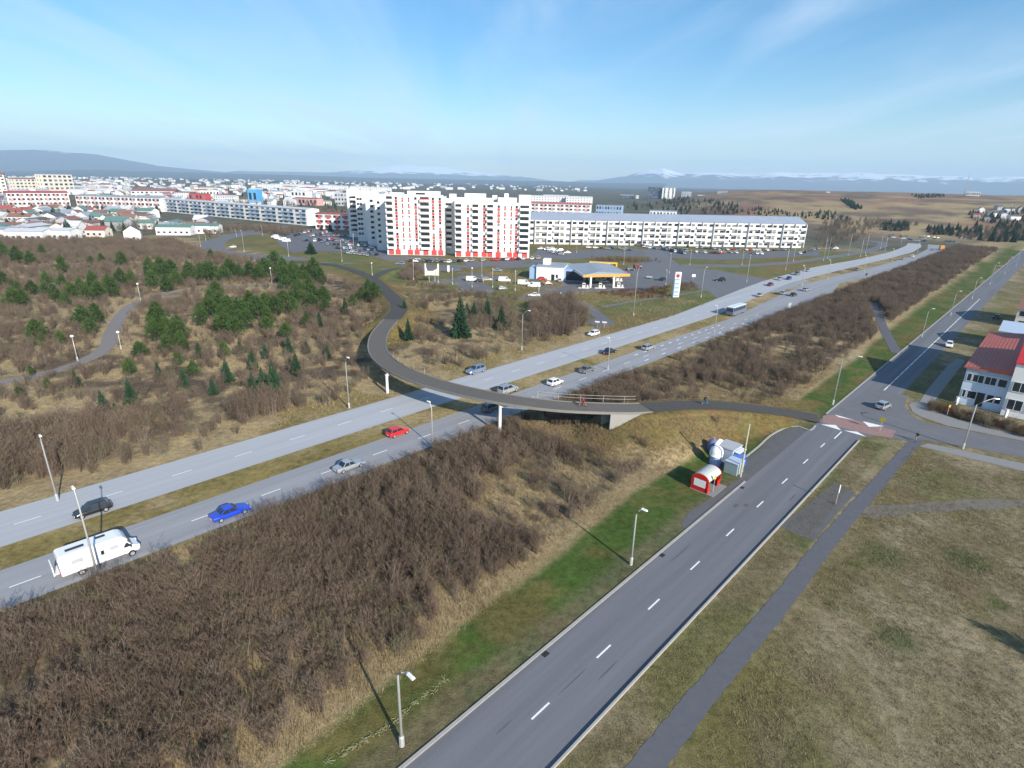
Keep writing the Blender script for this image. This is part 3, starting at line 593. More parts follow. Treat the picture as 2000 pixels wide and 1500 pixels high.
mid = (p0+p1)/2; MB().box((0, 0, 0), ((p1-p0).length, 0.4, 2.6), M_conc).build('back_wall', bridge).location = loc(mid)+Vector((0, 0, -1.7))
bridge.children[-1].rotation_euler.z = math.atan2((p1-p0).y, (p1-p0).x)
def railing(i0, i1, side, h=1.15, step=3, rails=(1.15, 0.62)):
    pts = offs(DECK, side*2.02, 0.19)[i0:i1+1]
    rl = thing('railing', (0, 0, 0), 0, None, None); rl.parent = bridge
    for hh in rails: MB().tube([loc(p)+Vector((0, 0, hh)) for p in pts], 0.035, M_rail, 5).build('handrail', rl)
    pm = MB().b(-0.03, 0.03, -0.03, 0.03, 0, h, M_rail).mesh('post')
    for p in pts[::step]: obj('post', pm, rl, loc(p))
nD = len(DECK)
def di(px, py, z): g = G(px, py, z); return min(range(nD), key=lambda i: (DECK[i]-g).length)
railing(di(1045, 788, 5.6), di(1253, 796, 4.7), -1)
railing(di(752, 700, 4.2), di(812, 735, 4.8), -1, step=3, rails=(1.15,))

# ------------------------------------------------------------------ vehicles
def car_parts(kind, L, W, H, bodym):
    """lofted body, cabin with slanted glass, wheels, lamps; front towards +x. returns {name: [meshes+locations]}"""
    mb = MB(); h = L/2; w = W/2
    belt = H*0.60; lowz = 0.24
    nose = {'sedan': .62, 'hatch': .60, 'wagon': .62, 'suv': .66, 'van': .78}[kind]*belt/0.62*0.62
    nose = belt*{'sedan': .82, 'hatch': .84, 'wagon': .84, 'suv': .90, 'van': .92}[kind]
    tail = belt*{'sedan': .96, 'hatch': .97, 'wagon': .97, 'suv': .98, 'van': .98}[kind]
    st_ = [(-h, .80, .42, tail*.86), (-h+.10, .92, lowz+.05, tail), (-h*.66, 1, lowz, belt), (-h*.2, 1, lowz, belt), (h*.32, 1, lowz, belt*.985), (h*.55, .99, lowz, belt*.95), (h*.84, .95, lowz, nose*.95), (h-.10, .86, lowz+.05, nose*.82), (h, .72, .40, nose*.62)]
    rings = []
    for x, ww, z0, z1 in st_:
        a = w*ww; m_ = (z0+z1)/2
        rings.append([(x, -a*.90, z0), (x, -a, z0+.12), (x, -a, m_+.08), (x, -a*.93, z1-.05), (x, -a*.80, z1), (x, a*.80, z1), (x, a*.93, z1-.05), (x, a, m_+.08), (x, a, z0+.12), (x, a*.90, z0)])
    vs = [p for r_ in rings for p in r_]; k = 10; fs = []
    for i in range(len(rings)-1):
        for j in range(k): fs.append((i*k+j, (i+1)*k+j, (i+1)*k+(j+1) % k, i*k+(j+1) % k))
    fs += [tuple(range(k)), tuple(range(len(vs)-1, len(vs)-k-1, -1))]
    mb.add(vs, fs, bodym)
    cab = {'sedan': (-.60, -.34, .08, .40), 'hatch': (-.90, -.70, .12, .46), 'wagon': (-.95, -.82, .06, .40), 'suv': (-.94, -.82, .10, .42), 'van': (-.97, -.93, .46, .74)}[kind]
    xr0, xr1, xf1, xf0 = [c*h for c in cab]; wb, wt = w*.90, w*.70 if kind != 'van' else w*.80; zb = belt-.03
    Bt = [(xr0, -wb, zb), (xf0, -wb, zb), (xf0, wb, zb), (xr0, wb, zb)]; Tp = [(xr1, -wt, H-.03), (xf1, -wt, H-.03), (xf1, wt, H-.03), (xr1, wt, H-.03)]
    T2 = [(xr1+.12, -wt*.86, H), (xf1-.12, -wt*.86, H), (xf1-.12, wt*.86, H), (xr1+.12, wt*.86, H)]
    mb.add(Bt+Tp+T2, [(0, 1, 5, 4), (1, 2, 6, 5), (2, 3, 7, 6), (3, 0, 4, 7), (4, 5, 9, 8), (5, 6, 10, 9), (6, 7, 11, 10), (7, 4, 8, 11), (8, 9, 10, 11)], bodym)
    parts = [('body', mb.mesh('body', False), (0, 0, 0))]
    def pane(name, a, b, c, d, splits=1, inset=.10, off=.012):
        a, b, c, d = map(Vector, (a, b, c, d)); nrm = (b-a).cross(d-a).normalized(); g = MB()
        for s in range(splits):
            u0 = inset*.6+(1-inset*1.2)*s/splits+(.02 if s else 0); u1 = inset*.6+(1-inset*1.2)*(s+1)/splits-(.02 if s < splits-1 else 0)
            def at(u, v): return (a.lerp(b, u)).lerp(d.lerp(c, u), v)+nrm*off
            g.quad(at(u0, .10), at(u1, .10), at(u1, .88), at(u0, .88), M_glass)
        parts.append((name, g.mesh(name), (0, 0, 0)))
    pane('windscreen', Bt[1], Bt[2], Tp[2], Tp[1]); pane('rear_window', Bt[3], Bt[0], Tp[0], Tp[3])
    if kind != 'van':
        pane('side_window', Bt[0], Bt[1], Tp[1], Tp[0], 2); pane('side_window', Bt[2], Bt[3], Tp[3], Tp[2], 2)
    else:
        for sgn in (0, 1):
            a, b, c, d = (Bt[0], Bt[1], Tp[1], Tp[0]) if sgn == 0 else (Bt[2], Bt[3], Tp[3], Tp[2])
            u = (.74, .97) if sgn == 0 else (.03, .26); A = Vector(a); Bv = Vector(b); Cv = Vector(c); Dv = Vector(d)
            pane('side_window', A.lerp(Bv, u[0]), A.lerp(Bv, u[1]), Dv.lerp(Cv, u[1]), Dv.lerp(Cv, u[0]))
    r = .32 if kind != 'suv' else .37
    for sx in (-1, 1):
        for sy in (-1, 1):
            g = MB(); g.lathe([(r*.86, -.11), (r, -.07), (r, .07), (r*.86, .11)], (0, 0, 0), M_tyre, 12, 'y'); g.lathe([(r*.62, -.02), (r*.55, .0)], (0, sy*.118, 0), M_rim, 10, 'y')
            parts.append(('wheel', g.mesh('wheel'), (sx*h*.62, sy*(w-.10), r)))
    for sy in (-1, 1):
        parts.append(('headlight', MB().box((0, 0, 0), (.12, .34, .14), M_hl).mesh('headlight'), (h-.09, sy*w*.60, nose*.68)))
        parts.append(('tail_light', MB().box((0, 0, 0), (.10, .22, .20), M_tl).mesh('tail_light'), (-h+.05, sy*w*.70, tail*.80)))
    parts.append(('licence_plate', MB().box((0, 0, 0), (.03, .5, .12), M_wmetal).mesh('licence_plate'), (-h-.005, 0, tail*.60)))
    if kind in ('wagon', 'suv'):
        for sy in (-1, 1): parts.append(('roof_rail', MB().b(xr1+.2, xf1-.2, -.02, .02, 0, .05, M_dark).mesh('roof_rail'), (0, sy*wt*.84, H)))
    for sy in (-1, 1): parts.append(('wing_mirror', MB().box((0, 0, 0), (.14, .18, .13), bodym).mesh('wing_mirror'), (xf0*.82, sy*(w*.93+.06), belt+.04)))
    return parts
CARP = {}
for kd, dims in {'sedan': (4.6, 1.8, 1.43), 'hatch': (4.0, 1.72, 1.48), 'wagon': (4.6, 1.8, 1.50), 'suv': (4.7, 1.88, 1.78), 'van': (5.2, 1.95, 2.05)}.items(): CARP[kd] = car_parts(kd, *dims, C_['white'])
cars = {}
def car(kd, colr, p, rz, label, group='cars driving on the roads', z=0.025, cat='car', name='car'):
    if kd not in cars:
        r = thing(name, p, rz, label, cat, group); r.location.z = z
        for nm, me_, l in CARP[kd]: obj(nm, me_, r, l)
        cars[kd] = r
        if colr != 'white':
            for ch in CH_OF(r):
                for sl in ch.material_slots:
                    if sl.material == C_['white']: sl.link = 'OBJECT'; sl.material = C_[colr]
        r['paint'] = colr
        return r
    src = cars[kd]
    c = dup(src, (p[0], p[1], z), rz, label, group, swap={C_[src['paint']]: C_[colr]}); c['category'] = cat; c.name = name
    c['paint'] = colr
    return c
FWD, BCK = ROAD_RZ, ROAD_RZ+math.pi
for kd, cl, px, py, rz, lb in [
    ('hatch', 'black', 182, 1002, BCK, 'black hatchback alone on the far carriageway above the camper van'),
    ('sedan', 'blue', 451, 1007, FWD, 'bright blue sedan on the near carriageway ahead of the camper van'),
    ('sedan', 'silver', 682, 915, FWD, 'silver sedan between the blue car and the red car'),
    ('hatch', 'red', 777, 849, FWD, 'bright red hatchback crossed by a thin lamp shadow'),
    ('wagon', 'grey', 962, 800, FWD, 'dark grey car in the shade right under the footbridge'),
    ('suv', 'silver', 992, 766, FWD, 'silver estate car just beyond the footbridge deck'),
    ('hatch', 'white', 1084, 751, FWD, 'white hatchback beside the brown bushes past the bridge'),
    ('sedan', 'grey', 1146, 726, FWD, 'dark grey sedan half behind the bushes ahead of the white hatchback'),
    ('sedan', 'black', 1190, 690, FWD, 'black sedan behind the thin lamp post on the near carriageway'),
    ('wagon', 'silver', 1266, 682, FWD, 'silver estate car partly hidden by a round bush at the roadside'),
    ('suv', 'steel', 929, 728, BCK, 'blue grey sport utility car on the far carriageway before the bridge'),
    ('hatch', 'white', 1159, 655, BCK, 'white hatchback where the access road meets the far carriageway'),
    ('sedan', 'silver', 1484, 579, FWD, 'silver sedan beside the median beyond the grey minibus'),
    ('hatch', 'silver', 1530, 575, FWD, 'silver hatchback first of three at the far traffic queue'),
    ('sedan', 'black', 1549, 578, FWD, 'black sedan beside the silver hatchback in the far queue'),
    ('wagon', 'silver', 1574, 568, FWD, 'silver estate at the head of the far queue by the bushes'),
    ('sedan', 'maroon', 1504, 558, BCK, 'maroon sedan turning at the gap in the median'),
    ('hatch', 'silver', 1522, 547, BCK, 'silver hatchback waiting in the far lane beside a blue car'),
    ('hatch', 'navy', 1540, 546, BCK, 'navy blue hatchback waiting at the junction in the far lane'),
    ('suv', 'grey', 1556, 537, BCK, 'grey sport utility car third in the far lane queue'),
    ('sedan', 'silver', 1577, 530, BCK, 'silver sedan last in the far lane queue'),
    ('sedan', 'grey', 1673, 528, FWD+.03, 'dark sedan on the near carriageway by a median lamp'),
    ('sedan', 'silver', 1764, 507, FWD-.05, 'silver sedan among the bushes at the far highway bend'),
    ('hatch', 'white', 1782, 502, FWD-.05, 'white hatchback farthest along the near carriageway'),
    ('hatch', 'silver', 1822, 489, FWD+.4, 'silver hatchback beside the orange truck at the bend')]:
    car(kd, cl, G(px, py), rz, lb)
car('suv', 'black', G(1406, 549), R(165), 'black sport utility car leaving the side road by the highway', 'cars driving on the roads')
car('suv', 'black', G(1232, 528), R(15), 'black sport utility car next to the yellow bus', 'cars by the petrol station')
car('van', 'maroon', G(1246, 524), R(25), 'dark red van parked beside the yellow bus', 'cars by the petrol station', cat='van', name='van')
car('wagon', 'black', G(1290, 548), R(170), 'black estate car with a small trailer near the price sign', 'cars by the petrol station')
car('hatch', 'white', G(1853, 677), ROAD_RZ+math.pi+.1, 'white hatchback in the house shadow on the two lane road', 'cars on the two lane road')
car('hatch', 'silver', G(1724, 797), ROAD_RZ-.18, 'silver hatchback slowing before the raised crossing', 'cars on the two lane road')
car('sedan', 'black', G(1946, 622), ROAD_RZ, 'black sedan behind the red roofed house', 'cars on the two lane road')
car('wagon', 'steel', G(781, 517), R(178), 'blue grey estate car at the foot of the white tower', 'cars on the streets')
car('hatch', 'white', G(455, 484), R(190), 'white hatchback alone on the curved street by the car park', 'cars on the streets')

# petrol station cars with parts, then parked cars as single meshes
for kd, cl, px, py, a, lb in [('van', 'white', 922, 549, 5, 'white van in the petrol station car park beside a lamp'), ('hatch', 'black', 938, 551, 8, 'black hatchback next to the white van'), ('wagon', 'beige', 952, 548, 10, 'beige estate beyond the black hatchback'),
                              ('van', 'white', 985, 550, 3, 'white van with long side standing alone on the forecourt'), ('van', 'white', 1023, 556, -3, 'white panel van in front of the shop'), ('van', 'white', 1043, 561, 170, 'white van nearest to the red cars'),
                              ('hatch', 'red', 1060, 547, 0, 'red hatchback behind the white vans by the shop'), ('sedan', 'maroon', 1071, 556, 12, 'dark red sedan parked by the shop corner'), ('sedan', 'white', 1043, 579, 175, 'white car at the low end of the forecourt hedge'),
                              ('hatch', 'grey', 982, 566, 20, 'grey hatchback near the hedge under a lamp'), ('hatch', 'silver', 1092, 550, 95, 'silver car under the petrol station canopy by the shop'), ('sedan', 'steel', 972, 530, 0, 'blue grey sedan behind the car park lamps'), ('sedan', 'white', 1180, 552, 0, 'white sedan at the petrol pumps'), ('wagon', 'grey', 1192, 549, 0, 'grey estate at the petrol pumps')]:
    car(kd, cl, G(px, py), R(a), lb, 'cars by the petrol station')
joined = {}
for kd in CARP:
    mb = MB()
    for nm, me_, l in CARP[kd]:
        if nm in ('wing_mirror', 'licence_plate', 'roof_rail', 'headlight', 'tail_light'): continue
        for p_ in me_.polygons: mb.add([(me_.vertices[i].co.x+l[0], me_.vertices[i].co.y+l[1], me_.vertices[i].co.z+l[2]) for i in p_.vertices], [tuple(range(len(p_.vertices)))], me_.materials[p_.material_index])
    joined[kd] = mb.mesh('parked_'+kd)
def parked(p, rz, place, cl=None, kd=None):
    kd = kd or random.choice(['sedan', 'hatch', 'hatch', 'wagon', 'suv', 'sedan']); cl = cl or random.choices(['white', 'silver', 'grey', 'black', 'red', 'navy', 'steel', 'beige', 'maroon', 'green'], [26, 22, 14, 12, 7, 6, 5, 3, 3, 2])[0]
    word = {'sedan': 'sedan', 'hatch': 'hatchback', 'wagon': 'estate car', 'suv': 'sport utility car', 'van': 'van'}[kd]
    o = obj('parked_car', joined[kd], None, (p[0], p[1], 0.03), rz)
    for sl in o.material_slots:
        if sl.material == C_['white']: sl.link = 'OBJECT'; sl.material = C_[cl]
    return tag(o, f'{cl.replace("steel", "blue grey")} {word} parked {place}', 'car', 'cars parked '+place)
def row(a, b, n, place, ang, gap=.12, jit=.5, **k):
    a, b = G(*a), G(*b)
    for i in range(n):
        if random.random() < gap: continue
        p = a.lerp(b, (i+.5)/n); parked((p.x+random.uniform(-jit, jit), p.y+random.uniform(-jit, jit)), ang+random.choice((0, math.pi))+random.uniform(-.06, .06), place, **k)
base = math.atan2((G(757, 497)-G(684, 462)).y, (G(757, 497)-G(684, 462)).x)
CPK = 'in the big car park left of the tower'
for a, b, n in [((575, 462), (608, 452), 9), ((605, 463), (640, 454), 8), ((613, 470), (690, 472), 13), ((638, 478), (718, 481), 12), ((655, 485), (735, 490), 12), ((660, 489), (740, 499), 12), ((672, 494), (722, 500), 8), ((625, 461), (682, 462), 12)]:
    row(a, b, n, CPK, R(100)+random.uniform(-.2, .2), .1)
row((535, 463), (562, 474), 4, 'beside the grass oval by the car park', R(10), 0, kd='van', cl='white')
row((802, 511), (880, 513), 13, 'along the left foot of the tower', R(80), .08)
row((885, 512), (1055, 506), 17, 'along the right foot of the tower', R(75), .2)
LB = 'in front of the long white block'
row((1052, 487), (1098, 492), 8, LB, R(20), .1); row((1190, 484), (1232, 490), 6, LB, R(-10), .1); row((1290, 487), (1340, 497), 9, LB, R(80), .1); row((1420, 488), (1500, 490), 12, LB, R(85), .15); row((1400, 493), (1490, 497), 11, LB, R(85), .3); row((590, 470), (640, 474), 7, CPK, R(95), .3); row((640, 468), (690, 477), 10, CPK, R(95), .1); row((690, 474), (742, 489), 10, CPK, R(100), .1); row((1060, 484), (1110, 496), 7, LB, R(10), .1); row((1072, 492), (1100, 499), 4, LB, R(5), 0); row((1145, 484), (1205, 488), 5, LB, R(0), .2); row((1240, 478), (1282, 488), 7, LB, R(-10), .1)
row((1286, 482), (1345, 492), 9, LB, R(80), .05); row((1340, 483), (1425, 489), 10, LB, R(85), .12); row((1355, 493), (1410, 496), 6, LB, R(85), .2); row((1500, 490), (1545, 488), 6, LB, R(80), .2); row((1560, 497), (1600, 486), 6, LB, R(75), .1)
row((1630, 485), (1625, 489), 2, LB, R(0), 0)
JN = 'queueing at the far junction beyond the bend'
row((1668, 452), (1760, 464), 16, JN, R(-30), .15, 1.5); row((1690, 448), (1790, 461), 12, JN, R(-30), .3, 1.5); row((1690, 456), (1830, 469), 15, JN, R(-25), .1, 2); row((1725, 462), (1805, 473), 9, JN, R(-30), .15, 1.5); row((1850, 466), (1900, 471), 6, JN, R(0), .1, 1.5); row((1800, 463), (1835, 467), 5, JN, R(0), .2); row((1835, 472), (1870, 474), 4, JN, R(20), .2)

# camper van
def bevel(o, w):
    b = o.modifiers.new('round', 'BEVEL'); b.width = w; b.segments = 3; b.limit_method = 'ANGLE'; return o
t = thing('camper_van', UV(*uv_of(G(196, 1100)), 0.025), FWD, 'long white camper van with high roof and dark roof windows', 'camper van')
mb = MB(); prof = [(-3.4, .55), (2.2, .55), (2.2, 1.35), (2.75, 2.2), (2.35, 2.72), (1.9, 2.88), (-3.3, 2.92), (-3.45, 2.7)]
mb.extr(prof, -1.08, 1.08, C_['white']); bevel(mb.build('coach_body', t), .16)
mb = MB(); mb.extr([(2.2, .45), (3.55, .45), (3.72, .62), (3.70, 1.0), (3.1, 1.28), (2.62, 1.98), (2.2, 2.0)], -.97, .97, C_['white']); bevel(mb.build('cab', t), .12)
MB().quad((3.12, -.84, 1.31), (3.12, .84, 1.31), (2.68, .80, 1.93), (2.68, -.80, 1.93), M_glass).build('windscreen', t)
for s in (-1, 1):
    a = [(2.25, s*.985, 1.30), (2.95, s*.985, 1.30), (2.62, s*.985, 1.82), (2.25, s*.985, 1.82)]; MB().quad(*(a if s < 0 else a[::-1]), M_glass).build('cab_window', t)
    for x0, x1 in ((1.0, 1.75), (-2.4, -1.4)):
        w_ = MB(); w_.b(x0, x1, s*1.08-.02, s*1.08+.02, 1.65, 2.1, M_greyw); w_.build('side_window', t)
    for sx, x in ((1, 2.85), (-1, -1.75)):
        g = MB(); g.lathe([(.3, -.12), (.36, -.08), (.36, .08), (.3, .12)], (x, s*.95, .36), M_tyre, 14, 'y'); g.lathe([(.22, -.02), (.2, .02)], (x, s*1.09, .36), M_rim, 10, 'y'); g.build('wheel', t)
    MB().box((3.66, s*.72, .95), (.12, .34, .2), M_hl).build('headlight', t); MB().box((-3.46, s*.9, .9), (.05, .16, .4), M_tl).build('tail_light', t); MB().box((2.85, s*1.15, 1.42), (.12, .22, .3), M_dark).build('wing_mirror', t)
MB().b(-2.6, -1.0, -.38, .0, 2.90, 2.99, M_glass).build('roof_window', t); MB().b(.1, 1.0, .15, .5, 2.88, 2.97, M_glass).build('roof_window', t)
MB().b(.15, .45, -1.105, -1.075, 1.5, 2.0, M_glass).build('door_window', t)
b_ = MB(); b_.b(-4.0, -3.45, -.9, .9, 1.0, 1.06, M_wmetal); b_.b(-4.0, -3.9, -.9, .9, .9, 2.0, M_wmetal); b_.build('rear_rack', t)
# grey minibus
t = thing('minibus', UV(*uv_of(G(1437, 613)), 0.025), FWD, 'grey blue bus with a white roof on the near carriageway', 'bus')
mb = MB(); mb.extr([(-5.2, .4), (4.6, .4), (5.2, .7), (5.2, 1.4), (4.9, 2.8), (-5.2, 2.85)], -1.2, 1.2, mat('bus_side_paint', (.13, .16, .22), .35, .05)); mb.build('body', t)
mb = MB(); mb.extr([(-5.2, 2.852), (4.9, 2.802), (4.75, 3.0), (-5.1, 3.05)], -1.17, 1.17, C_['white']); mb.build('roof', t)
for s in (-1, 1):
    for i in range(6): MB().b(-4.9+i*1.55, -3.55+i*1.55, s*1.2-.02, s*1.2+.02, 1.55, 2.5, M_glass).build('side_window', t)
    for x in (-3.2, 3.3):
        g = MB(); g.lathe([(.42, -.14), (.48, -.1), (.48, .1), (.42, .14)], (x, s*1.06, .48), M_tyre, 14, 'y'); g.lathe([(.28, -.02), (.26, .02)], (x, s*1.21, .48), M_rim, 10, 'y'); g.build('wheel', t)
MB().quad((5.24, -1.1, 1.5), (5.24, 1.1, 1.5), (4.95, 1.05, 2.7), (4.95, -1.05, 2.7), M_glass).build('windscreen', t); MB().b(-5.23, -5.19, -1.0, 1.0, 1.5, 2.5, M_glass).build('rear_window', t)
# yellow bus
A_, B_ = G(1148, 523), G(1208, 526); t = thing('city_bus', ((A_+B_)/2)+Vector((0, 0, .03)), math.atan2((B_-A_).y, (B_-A_).x), 'long yellow city bus behind the petrol station canopy', 'bus')
Lb = 14.0
mb = MB(); mb.extr([(-Lb/2, .35), (Lb/2-.2, .35), (Lb/2, .6), (Lb/2-.1, 3.0), (Lb/2-.4, 3.2), (-Lb/2+.1, 3.2), (-Lb/2, 3.0)], -1.27, 1.27, M_yel); mb.build('body', t)
for s in (-1, 1):
    for i in range(8): MB().b(-Lb/2+.6+i*1.58, -Lb/2+2.1+i*1.58, s*1.27-.02, s*1.27+.02, 1.3, 2.6, M_glass).build('side_window', t)
    for x in (-4, 4.4):
        g = MB(); g.lathe([(.42, -.14), (.48, -.1), (.48, .1), (.42, .14)], (x, s*1.12, .48), M_tyre, 12, 'y'); g.build('wheel', t)
MB().quad((Lb/2+.01, -1.15, 1.1), (Lb/2+.01, 1.15, 1.1), (Lb/2-.09, 1.15, 2.8), (Lb/2-.09, -1.15, 2.8), M_glass).build('windscreen', t)
# orange truck at the bend
t = thing('truck', G(1838, 488)+Vector((0, 0, .03)), FWD+.3, 'orange truck beside the bushes at the far bend', 'truck')
mb = MB(); mb.box((-1.2, 0, 2.0), (5, 2.4, 2.2), M_org); mb.build('load_box', t); mb = MB(); mb.extr([(1.6, .6), (3.2, .6), (3.2, 1.5), (2.9, 2.6), (1.6, 2.6)], -1.15, 1.15, M_org); mb.build('cab', t)
for s in (-1, 1):
    for x in (-2.4, 2.4): MB().lathe([(.45, -.14), (.5, 0), (.45, .14)], (x, s*1.0, .5), M_tyre, 10, 'y').build('wheel', t)
# small trailer by the black estate
t = thing('trailer', G(1268, 544)+Vector((0, 0, .03)), R(165), 'small pale trailer behind the black estate car', 'trailer')
MB().box((0, 0, .75), (2.6, 1.4, .5), M_galv).build('tray', t); MB().tube([(1.3, 0, .5), (2.3, 0, .5)], .05, M_galv).build('drawbar', t)
for s in (-1, 1): MB().lathe([(.28, -.08), (.3, 0), (.28, .08)], (0, s*.8, .3), M_tyre, 10, 'y').build('wheel', t)
# ------------------------------------------------------------------ street lamps
lampmesh = {}
def lamp(base, top, label, group='street lamps along the roads', arm=0.0, rz=0.0, h=None, globe=False, r0=.11):
    g = on(*base); h = h or hgt(base, top, 2, 16)-0.0
    h = round(h*2)/2
    t = thing('street_lamp', g, rz, label, 'street lamp', group)
    key = (h, arm, globe, r0)
    if key not in lampmesh:
        mb = MB()
        if arm: pts = [(0, 0, 0), (0, 0, h*.86)]+[(arm*math.sin(a)*.85, 0, h*.86+h*.14*(1-math.cos(a))*0+h*.14*math.sin(a)**.8) for a in (.5, .9, 1.2, 1.45)]+[(arm, 0, h)]
        else: pts = [(0, 0, 0), (0, 0, h*.5), (0, 0, h)]
        rr = [r0]+[r0*.75]+[r0*.5]*(len(pts)-2)
        mb.tube(pts, rr, M_galv, 6); pole = mb.mesh('pole', True)
        hb = MB()
        if globe: hb.lathe([(.08, 0), (.30, .12), (.36, .32), (.26, .5), (.05, .56)], (0, 0, h-.05), M_lamp, 10)
        elif arm: hb.box((arm+.2, 0, h), (.72, .28, .15), M_lamp, 0, (.8, .6))
        else: hb.box((0, 0, h+.05), (.7, .34, .16), M_lamp, 0, (.8, .6))
        bs = MB().lathe([(r0*1.6, 0), (r0*1.6, .9), (r0*1.1, 1.0)], (0, 0, 0), M_galv, 8).mesh('base')
        lampmesh[key] = (pole, hb.mesh('lamp_head'), bs)
    for nm, me_ in zip(('pole', 'lamp_head', 'base'), lampmesh[key]): obj(nm, me_, t)
    return t
V_R = math.atan2(EV.y, EV.x); V_L = V_R+math.pi
lamp((113, 978), 850, 'tall steel lamp post left of the black hatchback at the highway edge', arm=.6, rz=V_R)
lamp((195, 1140), 955, 'tall lamp post rising in front of the white camper van', arm=.5, rz=V_L)
lamp((845, 872), 785, 'lamp post on the near highway edge by the red car', arm=.5, rz=V_L, r0=.1)
lamp((682, 797), 697, 'lamp post in the dry grass left of the footbridge shadow', arm=.8, rz=V_R)
lamp((1019, 684), 602, 'curved lamp post on the tan bank above the blue grey car', arm=1.9, rz=V_R)
lamp((785, 1456), 1290, 'lamp post lowest on the green verge with its head out toward the thicket', arm=1.4, rz=V_R, r0=.13)
lamp((1232, 1103), 985, 'lamp post on the green verge below the red bus shelter', arm=.7, rz=V_R, r0=.12)
lamp((1626, 790), 688, 'lamp post with curved arm on the verge before the raised crossing', arm=2.6, rz=V_R, r0=.13)
lamp((1880, 876), 776, 'curved lamp post in front of the red roofed house', arm=2.6, rz=R(-5), r0=.12)
lamp((1187, 722), 660, 'thin lamp post in front of the black sedan on the highway', arm=.4, rz=V_L, r0=.09)
lamp((1395, 650), 598, 'thin lamp post at the roadside left of the minibus', arm=.4, rz=V_L, r0=.09)
lamp((1237, 617), 520, 'lamp post on the grass between highway and petrol station', arm=.8, rz=V_R, r0=.12)
lamp((1369, 581), 522, 'lamp post beside the footpath right of the price sign', arm=.6, rz=V_R, r0=.12)
VG = 'lamps on the grass verge beside the far stretch of road'
for b_, tp in [((1800, 658), 600), ((1856, 616), 568), ((1898, 584), 543), ((1933, 556), 514), ((1962, 536), 502), ((1984, 520), 488)]: lamp(b_, tp, 'slim lamp post on the green verge of the road far beyond the crossing', VG, .8, V_R)
MG = 'lamps along the highway median and far edges'
for b_, tp in [((1566, 557), 518), ((1616, 546), 508), ((1687, 532), 500), ((1742, 511), 486), ((1792, 492), 470), ((1760, 474), 456)]: lamp(b_, tp, 'lamp post on the highway median toward the far bend', MG, .5, V_L, r0=.13)
SG = 'lamps along the service road and car parks'
for b_, tp in [((1458, 551), 497), ((1307, 534), 495), ((1347, 518), 488), ((1218, 517), 470), ((1300, 557), 526), ((1449, 518), 490), ((1534, 528), 488), ((1549, 511), 482), ((1608, 509), 464), ((1616, 505), 467), ((1656, 499), 458), ((1680, 502), 470), ((1690, 496), 457), ((1719, 486), 460), ((1728, 490), 464), ((1126, 494), 462), ((1200, 484), 454)]: lamp(b_, tp, 'lamp post on the grass along the service road before the long white block', SG, .5, R(random.choice((60, 240))), r0=.13)
WG = 'lamps along the curved street left of the tower'
for b_, tp in [((392, 482), 455), ((477, 492), 450), ((564, 501), 468), ((668, 511), 470), ((462, 462), 448), ((513, 460), 440), ((402, 470), 456), ((692, 497), 458)]: lamp(b_, tp, 'lamp post along the curved street left of the white tower', WG, .5, R(random.choice((90, 270))), r0=.13)
PG = 'lamps in the petrol station car park'
for b_, tp in [((808, 547), 508), ((856, 553), 520), ((884, 556), 524), ((941, 541), 500), ((962, 562), 524), ((1006, 568), 530), ((1052, 577), 558)]: lamp(b_, tp, 'pale lamp post along the hedge of the petrol station car park', PG, .3, R(90), r0=.13)
lamp((922, 562), 524, 'pale post with white globe head in the petrol station car park', arm=0, globe=True)
lamp((152, 705), 660, 'path lamp with white head left of the grey path bend', 'path lamps in the wood', globe=True, r0=.12)
lamp((237, 682), 649, 'path lamp with white head right of the grey path bend', 'path lamps in the wood', globe=True, r0=.12)
lamp((275, 588), 556, 'path lamp with white head where the path enters the pines', 'path lamps in the wood', globe=True, r0=.12)
lamp((531, 552), 526, 'path lamp among the dark pines near the street', 'path lamps in the wood', globe=True, r0=.12)
lamp((727, 538), 516, 'path lamp where the new paths meet by the tower', 'path lamps in the wood', globe=True, r0=.12)
lamp((1094, 590), 574, 'white globe lamp beside the access road', 'path lamps in the wood', globe=True, r0=.12)

# ------------------------------------------------------------------ signs and small street things
def sign(base, h, label, m, shape='plate', rz=0.0, w=.7, hh=.7, m2=None, name='road_sign'):
    g = on(*base); t = thing(name, g, rz, label, 'sign')
    MB().tube([(0, 0, 0), (0, 0, h)], .045, M_galv, 6).build('pole', t)
    if shape == 'disc': MB().lathe([(w/2, -.02), (w/2, .02)], (0, -.06, h-.2), m, 20, 'y').build('sign_plate', t)
    else: MB().box((0, -.06, h-hh/2), (w, .04, hh), m).build('sign_plate', t)
    if m2: MB().box((0, -.09, h-hh/2), (w*.6, .02, hh*.5), m2).build('sign_symbol', t)
    return t
sign((1718, 842), 2.4, 'round yellow ringed road sign at the raised crossing', mat('sign_ochre', (.20, .17, .03), .6), 'disc', R(-20), .95)
sign((1849, 812), 2.2, 'small orange light on a post by the garden hedge', M_org, 'plate', 0, .35, .45)
sign((1392, 962), 2.6, 'slim bus stop pole with pale yellow plate beside the shelter', M_yel, 'plate', R(40), .35, .5)
sign((1354, 547), 2.6, 'white rectangular sign on a post by the side road', M_wmetal, 'plate', 0, 1.6, 1.2)
sign((1541, 606), 2.6, 'white sign at the edge of the highway bushes', M_wmetal, 'plate', R(-30), .9, 1.8)
sign((1632, 985), 3.0, 'grey pole with white plate on the asphalt pad by the footpath', M_wmetal, 'plate', R(20), .14, 1.2)
sign((1690, 546), 3.0, 'dark sign post on the highway median', M_dark, 'plate', 0, .9, 1.2)
